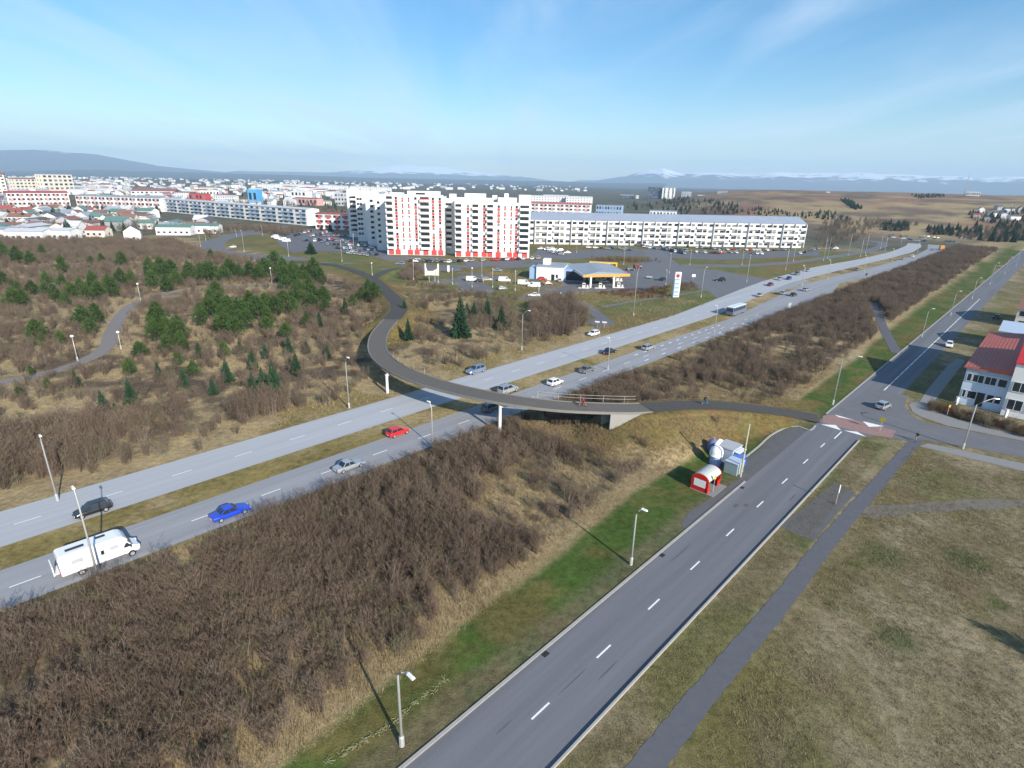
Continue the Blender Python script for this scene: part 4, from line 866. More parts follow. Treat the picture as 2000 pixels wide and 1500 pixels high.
for p in [(1166, 640), (1180, 641)]: sign(p, 2.0, 'white arrow sign on a post where the access road meets the highway' if p[0] == 1166 else 'small white plate right of the arrow sign at the access road', M_wmetal, 'plate', R(-20), 1.4, .4)
# wooden pole at the recycling place
g = G(1446, 931); t = thing('utility_pole', g, 0, 'bare pale wooden pole beside the recycling containers', 'pole'); MB().tube([(0, 0, 0), (0, 0, 8.2)], [.15, .11], mat('pale_timber', (.46, .40, .30), .8, .12, 3), 8).build('shaft', t); MB().lathe([(.12, 0), (.12, .15), (.05, .2)], (0, 0, 8.2), M_galv, 8).build('cap', t)
# recycling containers
def igloo(p, label, ms, s=1.0):
    t = thing('bottle_bank', p, R(20), label, 'container', 'recycling containers')
    MB().lathe([(.95, 0), (1.05, .3), (1.05, 1.1), (.85, 1.9), (.45, 2.35), (.12, 2.45)], (0, 0, 0), ms, 16).build('shell', t, True)
    MB().lathe([(.25, -.05), (.25, .02)], (0, -.98, 1.55), M_dark, 12, 'y').build('opening', t); MB().tube([(0, 0, 2.4), (0, 0, 2.75)], .06, M_galv).build('lifting_hook', t)
    t.scale = (s,)*3; return t
igloo(G(1391, 883), 'blue and purple dome shaped bottle bank behind the white one', mat('purple_blue_shell', (.16, .17, .33), .4, .25, .8), .95)
t = thing('igloo_container', G(1396, 906), R(10), 'white and blue rounded container with a white panel swung open on top', 'container')  # white and blue igloo of the recycling station, a container with a dome
MB().prism([(1.25*math.cos(a)*.62, 1.0*math.sin(a)) for a in np.linspace(0, 2*math.pi, 14, endpoint=False)], 0, 1.5, mat('blue_white_shell', (.36, .44, .68), .4, .5, 1.4)).build('lower_shell', t)
mb = MB(); mb.lathe([(.98, 0), (1.02, .5), (.85, 1.15), (.4, 1.5), (.1, 1.55)], (0, 0, 1.5), M_wmetal, 14); mb.build('dome', t, True)
mb = MB(); mb.box((0, 0, 0), (.75, .08, 1.3), M_wmetal); o = mb.build('open_panel', t); o.location = (.25, .25, 3.5); o.rotation_euler = (R(18), R(25), 0)
t = thing('container_shelter', G(1421, 896), R(44), 'grey blue metal cabin with folded flat roof at the recycling place', 'shelter')
mb = MB(); mb.b(-1.5, 1.5, -1.3, 1.3, 0, 2.3, M_bgw); mb.build('cabin', t); MB().b(-1.6, 1.6, -1.4, 1.4, 2.3, 2.42, M_greyw).build('roof', t); MB().b(-.5, .4, -1.33, -1.30, .05, 2.0, M_dark).build('door', t); mb = MB(); mb.b(-1.2, 1.2, -2.2, -1.42, 2.0, 2.08, M_wmetal); mb.build('awning', t)
t = thing('grey_container', G(1432, 921), R(44), 'square grey green paper container under the wooden pole', 'container')
MB().b(-1.1, 1.1, -1.0, 1.0, 0, 1.75, mat('grey_green_paint', (.30, .37, .38), .5, .08)).build('box', t); MB().b(-1.15, 1.15, -1.05, 1.05, 1.75, 1.88, M_bgw).build('lid', t); MB().b(.5, .9, -1.03, -1.0, .2, .9, M_dark).build('hatch', t)
t = thing('blue_container', G(1443, 908), R(44), 'bright blue lidded bin behind the grey green container', 'container')
MB().b(-.8, .8, -.7, .7, 0, 1.5, mat('bin_blue', (.02, .09, .42), .4, .06)).build('box', t); MB().extr([(-.85, 1.5), (.85, 1.5), (.6, 1.75), (-.6, 1.75)], -.75, .75, mat('bin_blue_lid', (.10, .20, .55), .4, .06)).build('lid', t)
# bus shelter: barrel roof, red ends with white panels
t = thing('bus_shelter', UV(70.6, -28.9, .02), ROAD_RZ, 'red bus shelter with curved grey roof and white end panel', 'bus shelter')
mR = mat('shelter_red', (.52, .02, .015), .4, .05)
arch = [(1.25*math.cos(a), 1.75+.85*math.sin(a)) for a in np.linspace(0, math.pi, 10)]
def endp(x, nm):
    f = MB(); pr = [(-1.25, 0)]+[(p[0], p[1]) for p in arch[::-1]]+[(1.25, 0)]; n = len(pr)
    f.add([(x-.07, p[0], p[1]) for p in pr]+[(x+.07, p[0], p[1]) for p in pr], [tuple(range(n)), tuple(range(2*n-1, n-1, -1))]+[(i, n+i, n+(i+1) % n, (i+1) % n) for i in range(n)], mR)
    e_ = f.build(nm, t); MB().box((x-.075*(1 if x < 0 else -1), 0, 1.25), (.03, 1.7, 1.1), M_wmetal).build('white_panel', t); return e_
endp(-1.9, 'end_wall'); endp(1.9, 'end_wall')
mb = MB(); vs = []; F = []
for i, (y, z) in enumerate(arch): vs += [(-1.82, y*1.0, z+.03), (1.82, y*1.0, z+.03)]
F = [(2*i, 2*i+1, 2*i+3, 2*i+2) for i in range(len(arch)-1)]; mb.add(vs, F, mat('milky_roof', (.50, .51, .48), .35, .06)); mb.build('curved_roof', t)
MB().b(-1.82, 1.82, 1.12, 1.2, 0, 1.75, mR).build('back_wall', t) if False else MB().b(-1.82, 1.82, 1.16, 1.22, 0, .9, mR).build('back_wall', t)
MB().b(-1.82, 1.82, 1.17, 1.21, .9, 1.75, M_glass).build('back_window', t); MB().b(-1.4, 1.4, .65, 1.05, .42, .48, M_wood).build('bench', t); MB().b(-2.1, 2.1, -2.2, 1.3, -.02, .05, M_pave).build('floor_slab', t)
for s in (-1, 1): MB().b(s*1.55-.5, s*1.55+.3, -1.24, -1.18, .1, .95, mR).build('front_panel', t)

# ------------------------------------------------------------------ people on bicycles
def skin_body(name, joints, edges, radii, m, parent=None):
    me_ = bpy.data.meshes.new(name); me_.from_pydata(joints, edges, []); o = obj(name, me_, None)
    sk = o.modifiers.new('skin', 'SKIN'); 
    for i, v in enumerate(me_.skin_vertices[0].data): v.radius = (radii[i], radii[i]); v.use_root = (i == 0)
    o.modifiers.new('sub', 'SUBSURF').levels = 1
    dg = bpy.context.evaluated_depsgraph_get(); em = bpy.data.meshes.new_from_object(o.evaluated_get(dg)); em.name = name
    bpy.data.objects.remove(o); em.materials.clear(); em.materials.append(m); em.polygons.foreach_set('use_smooth', [True]*len(em.polygons))
    return obj(name, em, parent)
M_skin = mat('skin', (.50, .30, .22), .6, .05); M_hair = mat('helmet_dark', (.03, .03, .035), .5)
def cyclist(p, rz, top, legs, bikecol, lb_p, lb_b):
    bk = thing('bicycle', p, rz, lb_b, 'bicycle')
    for x in (-.53, .53):
        w_ = MB(); n = 18; ring = [(x+.32*math.cos(a), 0, .34+.32*math.sin(a)) for a in np.linspace(0, 2*math.pi, n+1)]; w_.tube(ring, .026, M_tyre, 5, False); w_.lathe([(.04, -.05), (.04, .05)], (x, 0, .34), M_galv, 6, 'y')
        for a in np.linspace(0, math.pi, 6, endpoint=False): w_.tube([(x-.31*math.cos(a), 0, .34-.31*math.sin(a)), (x+.31*math.cos(a), 0, .34+.31*math.sin(a))], .004, M_galv, 3, False)
        w_.build('wheel', bk)
    f = MB()
    for a, b_ in (((-.05, .30), (-.18, .88)), ((-.05, .30), (.40, .80)), ((-.16, .80), (.38, .86)), ((-.53, .34), (-.05, .30)), ((-.53, .34), (-.16, .80)), ((.36, .95), (.53, .34))): f.tube([(a[0], 0, a[1]), (b_[0], 0, b_[1])], .03, bikecol, 6)
    f.build('frame', bk); MB().tube([(.36, -.28, 1.0), (.37, 0, 1.02), (.36, .28, 1.0)], .02, M_dark, 5).build('handlebar', bk); MB().box((-.2, 0, .92), (.26, .14, .06), M_dark).build('saddle', bk)
    pr = thing('person', Vector(p)+Vector((0, 0, .001)), rz, lb_p, 'person')
    J = [(-.20, 0, .98), (-.08, 0, 1.20), (.06, 0, 1.42), (.11, 0, 1.50),                      # pelvis, waist, chest, neck
         (-.18, .11, .95), (.14, .12, .72), (-.02, .12, .30), (.10, .12, .26), (-.18, -.11, .95), (.18, -.12, .88), (.06, -.12, .46), (.18, -.12, .42),
         (.05, .20, 1.40), (.18, .24, 1.20), (.33, .25, 1.04), (.05, -.20, 1.40), (.18, -.24, 1.20), (.33, -.25, 1.04)]
    Ed = [(0, 1), (1, 2), (2, 3), (0, 4), (4, 5), (5, 6), (6, 7), (0, 8), (8, 9), (9, 10), (10, 11), (2, 12), (12, 13), (13, 14), (2, 15), (15, 16), (16, 17)]
    Rr = [.15, .14, .165, .06, .10, .075, .05, .045, .10, .075, .05, .045, .075, .05, .04, .075, .05, .04]
    b_ = skin_body('body', J, Ed, Rr, top, pr)
    b_.data.materials.append(legs); b_.data.materials.append(M_skin)
    for po in b_.data.polygons:
        c = po.center
        if c.z < 1.02 and not (abs(c.y) > .17 and c.x > .1): po.material_index = 1
        elif c.x > .29: po.material_index = 2
    h_ = MB(); h_.lathe([(.04, -.14), (.085, -.10), (.10, 0), (.085, .09), (.03, .12)], (.15, 0, 1.66), M_skin, 12); h_.box((.255, 0, 1.65), (.04, .03, .04), M_skin); h_.build('head', pr, True)
    h_ = MB(); h_.lathe([(.115, .0), (.118, .05), (.09, .12), (.03, .15)], (.14, 0, 1.67), M_hair, 12); h_.build('helmet', pr, True)
    for s in (-1, 1): MB().box((.245, s*.04, 1.68), (.02, .025, .015), M_dark).build('eye', pr)
dp = min(DECK, key=lambda q: abs(P(q)[0]-1131)); dn = DECK[DECK.index(dp)+1]-dp
cyclist(dp+Vector((0, 0, .04)), math.atan2(dn.y, dn.x)+math.pi, mat('red_jacket', (.42, .03, .04), .7), mat('dark_trousers', (.05, .03, .05), .8), mat('bike_red', (.35, .03, .03), .4), 'person in a red jacket riding across the footbridge', 'dark red bicycle ridden on the footbridge deck')
rp = min(RAMP_E, key=lambda q: abs(P(q)[0]-1371)); rn = RAMP_E[RAMP_E.index(rp)+1]-rp
cyclist(rp+Vector((0, 0, .08)), math.atan2(rn.y, rn.x), mat('black_jacket', (.02, .022, .026), .7), mat('teal_trousers', (.03, .09, .12), .8), mat('bike_blue', (.04, .17, .25), .4), 'person in black jacket cycling on the new path past the bridge', 'teal blue bicycle on the new path')
cyclist(G(1789, 862)+Vector((0, 0, .03)), ROAD_RZ+math.pi, mat('charcoal_jacket', (.03, .035, .045), .7), mat('grey_trousers', (.10, .11, .13), .8), mat('bike_white', (.5, .5, .5), .4), 'person in charcoal jacket cycling at the end of the footpath', 'pale bicycle at the street end of the footpath')

# ------------------------------------------------------------------ buildings
def block(name, pa, pb, depth, H, floors, bays, label, wall=None, roof=None, group=None, cat='apartment building', bal=None, every=1, side=True, roofh=1.0, red=None, base_z=0.0, wh=.5, ww=.55, fins=None, ledge=None, rooftype='gable', fh0=0.0):
    """long building whose foot runs from pa to pb (both seen from the front), depth going back"""
    wall = wall or M_white; roof = roof or M_roofg
    A = pa if isinstance(pa, Vector) else G(*pa); B = pb if isinstance(pb, Vector) else G(*pb); L = (B-A).length; rz = math.atan2((B-A).y, (B-A).x)
    t = thing(name, (A.x, A.y, base_z), rz, label, cat, group)
    MB().b(0, L, 0, depth, -1.0, H, wall).build('wall', t)
    mb = MB()
    if rooftype == 'gable': 
        mb.add([(-.4, -.5, H+.02), (L+.4, -.5, H+.02), (L+.4, depth+.5, H+.02), (-.4, depth+.5, H+.02), (-.4, depth/2, H+roofh), (L+.4, depth/2, H+roofh)], [(0, 1, 5, 4), (2, 3, 4, 5), (1, 2, 5), (3, 0, 4), (3, 2, 1, 0)], roof)
    elif rooftype == 'mono': mb.add([(-.4, -.5, H+.02), (L+.4, -.5, H+.02), (L+.4, depth+.4, H+roofh), (-.4, depth+.4, H+roofh), (L+.4, depth+.4, H-.3), (-.4, depth+.4, H-.3)], [(0, 1, 2, 3), (1, 4, 2), (0, 3, 5), (3, 2, 4, 5), (5, 4, 1, 0)], roof)
    else: mb.b(-.15, L+.15, -.15, depth+.15, H+.01, H+.5, roof)
    mb.build('roof', t)
    fh = (H-fh0)/floors; bw = L/bays
    wm = MB().b(-bw*ww/2, bw*ww/2, -.06, .0, 0, fh*wh, M_glass)
    wm.b(-bw*ww/2-.1, bw*ww/2+.1, -.10, -.02, -.18, -.05, M_wmetal)
    wm = wm.mesh('window'); bm_ = None; wm2 = wm.copy(); wm2.materials[0] = M_glass2
    if bal: bm_ = MB().b(-bw*.46, bw*.46, -1.3, -.02, -.25, 0, M_concw).b(-bw*.46, bw*.46, -1.3, -1.18, 0, fh*.34, bal).mesh('balcony')
    rm = MB().b(-bw*.42, bw*.42, -.05, -.01, 0, fh*.8, red).mesh('coloured_panel') if red else None
    cnt = 0
    for f in range(floors):
        for i in range(bays):
            x = (i+.5)*bw; z = fh0+f*fh+fh*.30
            if cnt < 296: obj('window', random.choice((wm, wm, wm2)), t, (x+random.uniform(-.06, .06)*bw, 0, z)); cnt += 1
            if bal and f >= every and (i % 3 != 1): obj('balcony', bm_, t, (x, 0, fh0+f*fh+.02))
            if rm and i % 2 == 0: obj('coloured_panel', rm, t, (x+bw*.5 if i < bays-1 else x-bw*.5, 0, fh0+f*fh+.1))
    if fins:
        fm = MB().b(-.16, .16, -1.5, -.0, 0, H-.2, wall).mesh('fin')
        for i in range(fins+1): obj('fin', fm, t, (L*i/fins+(.16 if i == 0 else -.16 if i == fins else 0), 0, 0))
    if ledge:
        for f in range(1, floors): MB().b(.2, L-.2, -1.2, -.02, fh0+f*fh-.2, fh0+f*fh+fh*.14, ledge).build('balcony_band', t)
    if side:
        sm = MB().b(-.05, 0, -.8, .8, 0, fh*.4, M_glass).mesh('side_window')
        for f in range(floors):
            for k in (.3, .7): obj('side_window', sm, t, (0 if side != 'r' else L+.05, depth*k, fh0+f*fh+fh*.35))
    return t
# the white tower: two front blocks and a stepped wing running back
TA = G(757, 497); TB = G(1033, 503); dirT = (TB-TA).normalized(); rzT = math.atan2(dirT.y, dirT.x); LT = (TB-TA).length
tw = thing('apartment_tower', TA, rzT, 'tall white apartment tower with red ground floor panels and stacked balconies', 'apartment building')
s_ = LT/276.0                                             # metres for one picture pixel along the front
FL, H0 = 3.15, 3.4; HT = H0+9*FL
def part(x0, x1, y0, y1, z0, z1, m=M_white, nm='wall'): return MB().b(x0*s_, x1*s_, y0, y1, z0, z1, m).build(nm, tw)
part(0, 111, 0, 16, -1, HT-.4); part(111, 133, 9, 20, -1, HT-1.5); part(133, 205, -3, 16, -1, HT-1.2); part(205, 255, -2.5, 14, -1, HT-3.4); part(255, 276, -3, 14.5, -1, HT-3.0)
part(8, 30, 4, 12, HT-.4, HT+1.2, nm='roof_house'); part(40, 100, 5, 14, HT-.4, HT+2.2, nm='roof_house'); part(56, 74, 4.9, 5, HT+.4, HT+1.4, M_glass, 'roof_window'); part(150, 190, 4, 12, HT-1.2, HT+1.6, nm='roof_house'); part(214, 250, 3, 12, HT-3.4, HT-.2, nm='roof_house'); part(254, 277, 3.2, 12, HT-3.0, HT+1.4, nm='roof_house')
part(118, 130, 12, 19, HT-1.5, HT+1.0, nm='roof_house'); part(203, 212, 5, 9, HT-1.2, HT+.9, nm='chimney'); part(226, 234, 6, 10, HT-.2, HT+2, nm='chimney')
for a, b_, y, h_ in ((0, 111, 0, HT-.4), (133, 205, -3, HT-1.2), (205, 255, -2.5, HT-3.4)): part(a+.3, b_-.3, y+.02, y+.25, h_, h_+.9, nm='parapet')
wsm = MB().b(-.62, .62, -.07, -.005, 0, 1.35, M_glass).b(-.70, .70, -.10, -.01, -.12, -.02, M_wmetal).mesh('window'); wlg = MB().b(-1.0, 1.0, -.07, -.005, 0, 1.5, M_glass).mesh('window')
wsm2 = wsm.copy(); wsm2.materials[0] = M_glass2; rpn = MB().b(-.75, .75, -.06, -.004, 0, 1.5, M_redp).mesh('red_panel'); grg = MB().b(-1.45, 1.45, -.08, -.005, 0, 2.7, M_redp).mesh('garage_door')
def balc(w):
    k = round(w, 1)
    if k not in balc.c: balc.c[k] = MB().b(-w/2, w/2, -1.5, -.01, -.12, .1, M_white).b(-w/2, w/2, -1.5, -1.36, .1, 1.15, M_white).b(-w/2, -w/2+.12, -1.36, -.01, .1, 1.15, M_white).b(w/2-.12, w/2, -1.36, -.01, .1, 1.15, M_white).b(-w/2+.2, w/2-.2, -.08, -.01, .15, 2.5, M_glass).mesh('balcony')
    return balc.c[k]
balc.c = {}
def colm(x, kind, y, top, f0=0):
    for f in range(f0, 9):
        z = H0+f*FL
        if z+2.6 > top: break
        if kind == 'w':
            obj('window', random.choice((wsm, wsm, wsm2)), tw, (x*s_, y, z+.95))
            if (f+int(x)) % 7 != 3: obj('red_panel', rpn, tw, (x*s_, y, z-.66))
        elif kind == 'n':
            o = obj('window', wsm, tw, (x*s_, y, z+.95)); o.scale = (.55, 1, .8)
            if f % 4 != 1: o = obj('red_panel', rpn, tw, (x*s_, y, z-.35)); o.scale = (.62, 1, .85)
        elif kind == 'b': obj('balcony', balc(3.6), tw, (x*s_, y, z))
        elif kind == 'B': obj('balcony', balc(5.2), tw, (x*s_, y, z))
for x, k in ((8, 'b'), (21, 'w'), (33, 'n'), (45, 'n'), (58, 'w'), (75, 'B'), (91, 'w'), (104, 'w')): colm(x, k, 0, HT-.4)
colm(117, 'b', 9, HT-1.5)
for x, k in ((140, 'b'), (158, 'w'), (172, 'b'), (189, 'w')): colm(x, k, -3, HT-1.2)
colm(200, 'b', -3, HT-1.2)
for x, k in ((216, 'w'), (228, 'n'), (240, 'n'), (250, 'w')): colm(x, k, -2.5, HT-3.4)
colm(265, 'B', -3, HT-3.0)
for x, y in ((8, 0), (21, 0), (45, 0), (58, 0), (75, 0), (91, 0), (104, 0), (140, -3), (158, -3), (172, -3), (189, -3), (200, -3), (216, -2.5), (238, -2.5), (250, -2.5), (267, -3)): obj('garage_door', grg, tw, (x*s_, y, .2))
MB().b(75*s_-2.6, 75*s_+2.6, -1.5, -.01, HT-3.2, HT-1.6, M_redp).build('red_balcony', tw)
# wing: blocks stepping back to the left, each facing the same way
def tl(p): return Matrix.Rotation(-rzT, 3, 'Z') @ (G(*p)-TA)
wwm = MB().b(-.75, .75, -.08, -.005, 0, 1.4, M_glass).mesh('wing_window')
for (l, r_, yb), h_, cols in (((737, 757, 489), HT-2.2, (.35,)), ((719, 741, 480), HT-1.0, (.5, .56)), ((700, 722, 471), HT-2.0, (.2, .45)), ((683, 703, 463), HT-.2, (.35, .7))):
    a_, b_ = tl((l, yb)), tl((r_, yb)); y0 = a_.y; MB().b(a_.x, b_.x, y0, y0+26, -1, h_, M_white).build('wing_wall', tw)
    MB().b(a_.x+1, b_.x-1, y0+4, y0+12, h_, h_+2.0, M_white).build('roof_house', tw); MB().b(a_.x+.2, b_.x-.2, y0+.02, y0+.25, h_, h_+.8, M_white).build('parapet', tw)
    for f in range(8):
        for c_x in cols: obj('wing_window', wwm, tw, (a_.x+(b_.x-a_.x)*c_x, y0, H0+f*FL+.9))
    if l == 683:
        for f in range(8): obj('balcony', balc(3.6), tw, (b_.x-2.4, y0, H0+f*FL))

# long white block behind the petrol station, in three slightly staggered lengths of one building
block('long_apartment_block', (1020, 476), (1567, 484), 24, 16.2, 4, 48, 'very long white apartment block with blue roof behind the petrol station', M_white, M_roofb, bal=M_white, fins=24, roofh=4.4, wh=.42, ww=.62, side=False)
# left: white block with blue balconies, red and white blocks
block('apartment_block', (318, 413), (601, 441), 13, 13.5, 4, 30, 'long white apartment block with blue balconies left of the tower', M_white, M_roofw, bal=M_blueb, roofh=1.2)
block('apartment_block', (152, 408), (316, 414), 13, 14.5, 3, 22, 'long low block with red wall panels and grey roof in the town', M_white, M_roofg, red=M_pink, roofh=1.5)
block('apartment_block', (20, 411), (140, 409), 14, 17.5, 4, 14, 'white apartment block under a bright red roof in the town', M_white, mat('bright_red_roof', (.42, .06, .07), .6, .08), red=M_pink, roofh=2.0)
block('apartment_block', (-60, 392), (20, 392), 16, 34, 8, 8, 'tall white apartment block at the far left of the town', M_cream, M_roofr, roofh=2)
block('apartment_block', (36, 380), (96, 379), 15, 26, 5, 8, 'cream apartment block behind the bright red roof', M_cream, M_roofbr, roofh=2)
block('apartment_block', (90, 380), (148, 379), 15, 34, 5, 6, 'cream apartment block with a maroon end behind the bright red roof', M_cream, M_roofw, rooftype='flat')
block('terrace_building', (617, 447), (694, 450), 12, 12, 3, 9, 'white building with red stripes just left of the tower', M_white, M_roofr, red=M_redp, roofh=1)
block('terrace_building', (1036, 424), (1152, 428), 16, 16, 4, 14, 'pink and white block with red roof behind the long white block', M_white, mat('pinkish_red_roof', (.45, .16, .16), .6, .08), red=M_pink, roofh=2)
block('warehouse', (1163, 421), (1213, 423), 14, 13, 2, 9, 'pale blue flat building behind the long white block', M_blueb, M_roofb, rooftype='flat', cat='building')
block('warehouse', (1268, 424), (1320, 426), 14, 8, 1, 8, 'long low building with a blue roof at the hill foot', M_white, M_roofb, cat='building')
block('warehouse', (486, 398), (504, 398.5), 16, 20, 1, 2, 'bright blue square building in the town', M_bluew, M_bluew, rooftype='flat', cat='building', side=False)
block('warehouse', (370, 392), (402, 393), 14, 11, 1, 5, 'low red walled hall in the town', M_redp, M_roofr, cat='building')
block('school', (258, 386), (345, 387), 30, 11, 2, 10, 'wide school with a dull red roof in the town', M_white, mat('dull_red_roof', (.24, .12, .11), .7, .1), roofh=5, cat='building')
block('warehouse', (393, 391), (430, 391.5), 18, 15, 2, 6, 'white boxy building beside the blue one', M_white, M_roofw, rooftype='flat', cat='building')
block('warehouse', (570, 396), (598, 397), 18, 18, 2, 4, 'white boxy block right of the blue building', M_white, M_roofw, rooftype='flat', cat='building')
block('warehouse', (575, 400), (620, 402), 14, 10, 1, 6, 'low pink red hall below the white boxy block', M_pink, M_roofr, cat='building')
block('warehouse', (655, 402), (690, 402.5), 16, 18, 3, 6, 'pale grey block peeping left of the tower', M_greyw, M_roofw, rooftype='flat', cat='building')
def hiB(a, b_, ty, dist, *args, **k):                        # far buildings standing on the hill at a known distance
    def at(px):
        d = cF*CF+cR*(px[0]-1000)+cU*(750-px[1]); f = dist/math.hypot(d.x, d.y); return Vector((d.x*f, d.y*f, CH+d.z*f))
    A = at(a); B = at(b_); z = min(A.z, B.z)-1; top = at((a[0], ty)).z
    A.z = B.z = 0
    return block('office_tower' if k.pop('office', 1) else 'warehouse', A, B, k.pop('depth', 30), top-z, *args, base_z=z, side=False, **k)
hiB((1264, 391), (1292, 391), 366, 1700, 9, 6, 'dark glass office tower on the low hill', wall=mat('dark_blue_cladding', (.05, .075, .12), .4, .1), roof=M_dark, rooftype='flat', cat='office tower')
hiB((1292, 390), (1317, 389.5), 367, 1690, 9, 3, 'white office tower joined to the dark glass one', wall=M_white, roof=M_white, rooftype='flat', cat='office tower', ww=.35, wh=.85)
hiB((1210, 393), (1237, 393), 381, 1800, 5, 6, 'dark low office building left of the office towers', wall=mat('dark_blue_cladding', (.05, .075, .12), .4, .1), roof=M_white, rooftype='flat', cat='office building')
hiB((1241, 393), (1247, 393), 382, 1790, 5, 2, 'narrow white block beside the dark low office', wall=M_white, roof=M_white, rooftype='flat', cat='office building')
hiB((1330, 389), (1349, 389), 375, 1750, 4, 4, 'grey building with white roof right of the office towers', wall=M_greyw, roof=M_white, rooftype='flat', cat='building', office=0)
hiB((1400, 387), (1420, 387), 374, 1900, 4, 4, 'dark blue grey block farther right on the hill', wall=M_bgw, roof=M_greyw, rooftype='flat', cat='building', office=0)
hiB((1438, 386), (1465, 386), 380, 1800, 2, 6, 'low white hall on the hill edge', wall=M_white, roof=M_roofw, rooftype='flat', cat='building', office=0)
hiB((1362, 388), (1402, 389.5), 381, 1800, 2, 8, 'row of low white houses at the hill edge', wall=M_white, roof=M_roofg, rooftype='flat', cat='building', office=0)
hiB((1886, 382), (1914, 382.5), 374.5, 1500, 1, 7, 'long white building alone on the brown ridge', wall=M_white, roof=M_white, rooftype='flat', cat='building', office=0)
hiB((1613, 379), (1621, 379), 375, 1500, 1, 2, 'small white shed on the brown ridge', wall=M_white, roof=M_white, rooftype='flat', cat='building', office=0, depth=10)
dm = cF*CF+cR*(1883-1000)+cU*(750-381); f_ = 1520/math.hypot(dm.x, dm.y); mp_ = Vector((dm.x*f_, dm.y*f_, CH+dm.z*f_-2)); t = thing('radio_mast', mp_, 0, 'thin radio mast beside the long white building on the ridge', 'mast')
for a in range(3): MB().tube([(1.2*math.cos(a*2.09), 1.2*math.sin(a*2.09), 0), (.35*math.cos(a*2.09), .35*math.sin(a*2.09), 38)], .16, M_greyw, 4).build('leg', t)
MB().tube([(0, 0, 38), (0, 0, 46)], .14, M_greyw, 4).build('antenna', t)
mb = MB(); [mb.tube([(1.2*(1-.7*k/9)*math.cos(a*2.09), 1.2*(1-.7*k/9)*math.sin(a*2.09), k*4), (1.2*(1-.7*(k+1)/9)*math.cos((a+1)*2.09), 1.2*(1-.7*(k+1)/9)*math.sin((a+1)*2.09), k*4+4)], .12, M_greyw, 3) for k in range(9) for a in range(3)]; mb.build('lattice', t)

# petrol station
A = G(1047, 546); B = G(1100, 549); t = thing('petrol_station_shop', A, math.atan2((B-A).y, (B-A).x), 'white petrol station shop with blue grey side and flat roof', 'shop')
L = (B-A).length
MB().b(0, L, 0, 14, -1, 5.6, M_white).build('wall', t); MB().b(-.2, L+.2, -.2, 14.2, 5.61, 6.0, M_roofg).build('roof', t); MB().b(-3.2, -.01, 1, 13, 0, 5.0, M_blueb).build('side_wing', t); MB().b(L+.01, L+9, .8, 13, 0, 5.0, M_blueb).build('glass_front', t); MB().b(L+1, L+8.6, .7, .79, .4, 4.2, M_glass).build('shop_window', t)
MB().b(6.6, 8.0, -.05, -.01, 0, 2.6, M_glass).build('door', t); MB().b(2.0, 5.0, 5, 9, 6.01, 8.4, M_white).build('roof_plant', t); MB().b(8.6, 9.5, -.05, -.01, 1.2, 2.6, M_glass).build('window', t)
zc = 5.0; cs = [G(1105, 516, zc), G(1192, 516, zc), G(1230, 536, zc), G(1140, 538, zc)]
t = thing('petrol_canopy', G(1153, 562), 0, 'wide petrol station canopy with orange fascia over the pumps', 'canopy'); o0 = t.location
lc = [c-o0 for c in cs]; mb = MB(); mb.prism([(c.x, c.y) for c in lc][::1], zc-.5, zc+.1, M_roofw); mb.build('roof_deck', t)
ctr = sum(lc, Vector())/4; mb = MB(); mb.add([(c.x, c.y, zc+.11) for c in lc]+[(ctr.x+(c.x-ctr.x)*.15, ctr.y+(c.y-ctr.y)*.8, zc+1.1) for c in lc], [(0, 1, 5, 4), (1, 2, 6, 5), (2, 3, 7, 6), (3, 0, 4, 7), (4, 5, 6, 7)], M_roofg); me_ = mb.mesh('roof_sheet'); obj('roof_sheet', me_, t)
for i in range(4):
    a, b_ = lc[i], lc[(i+1) % 4]; d = (b_-a).normalized(); n_ = Vector((d.y, -d.x, 0)); n_ = n_ if (a+n_-ctr).length > (a-n_-ctr).length else -n_
    mb = MB(); q = [a-d*.1, b_+d*.1, b_+d*.1+n_*.15, a-d*.1+n_*.15]; mb.prism([(p.x, p.y) for p in q], zc-.75, zc+.25, M_org if i in (2, 1) else M_white); mb.build('fascia', t)
for px, py in ((1153, 562), (1198, 562), (1150, 548), (1195, 548)):
    c = G(px, py)-o0; MB().b(c.x-.35, c.x+.35, c.y-.35, c.y+.35, 0, zc-.5, M_white).build('column', t)
for px, py, lb in ((1140, 563, 'cream fuel pump at the left end of the canopy'), (1172, 563, 'cream fuel pump between the canopy columns'), (1208, 562, 'cream fuel pump at the right end of the canopy'), (1166, 549, 'cream fuel pump in the back row on the left'), (1206, 549, 'cream fuel pump in the back row on the right')):
    t = thing('fuel_pump', G(px, py)+Vector((0, 0, .03)), 0, lb, 'fuel pump', 'fuel pumps'); MB().b(-2.2, 2.2, -.7, .7, 0, .25, M_concw).build('island', t); MB().b(-.6, .6, -.35, .35, .25, 2.1, M_cream).build('cabinet', t); MB().b(-.45, .45, -.38, -.35, 1.3, 1.8, M_dark).build('display', t); MB().b(1.2, 1.8, -.3, .3, .25, 1.2, M_white).build('bin', t)
t = thing('price_sign', G(1319, 580), R(12), 'tall white and blue petrol price sign with a red disc', 'sign'); hS = 9.4
MB().b(-1.2, 1.2, -.45, .45, 0, hS, M_wmetal).build('body', t); MB().b(-1.1, .75, -.50, -.455, .3, 7.0, mat('sign_blue', (.20, .36, .55), .5, .05)).build('blue_panel', t)
MB().lathe([(.75, -.02), (.75, .03)], (-.15, -.48, 8.05), mat('emblem_red', (.35, .03, .05), .5), 20, 'y').build('emblem', t)
for i in range(4): MB().b(-.95, .55, -.53, -.505, .8+i*1.55, 1.7+i*1.55, mat('price_panel', (.62, .68, .74), .5, .05)).build('price_panel', t)
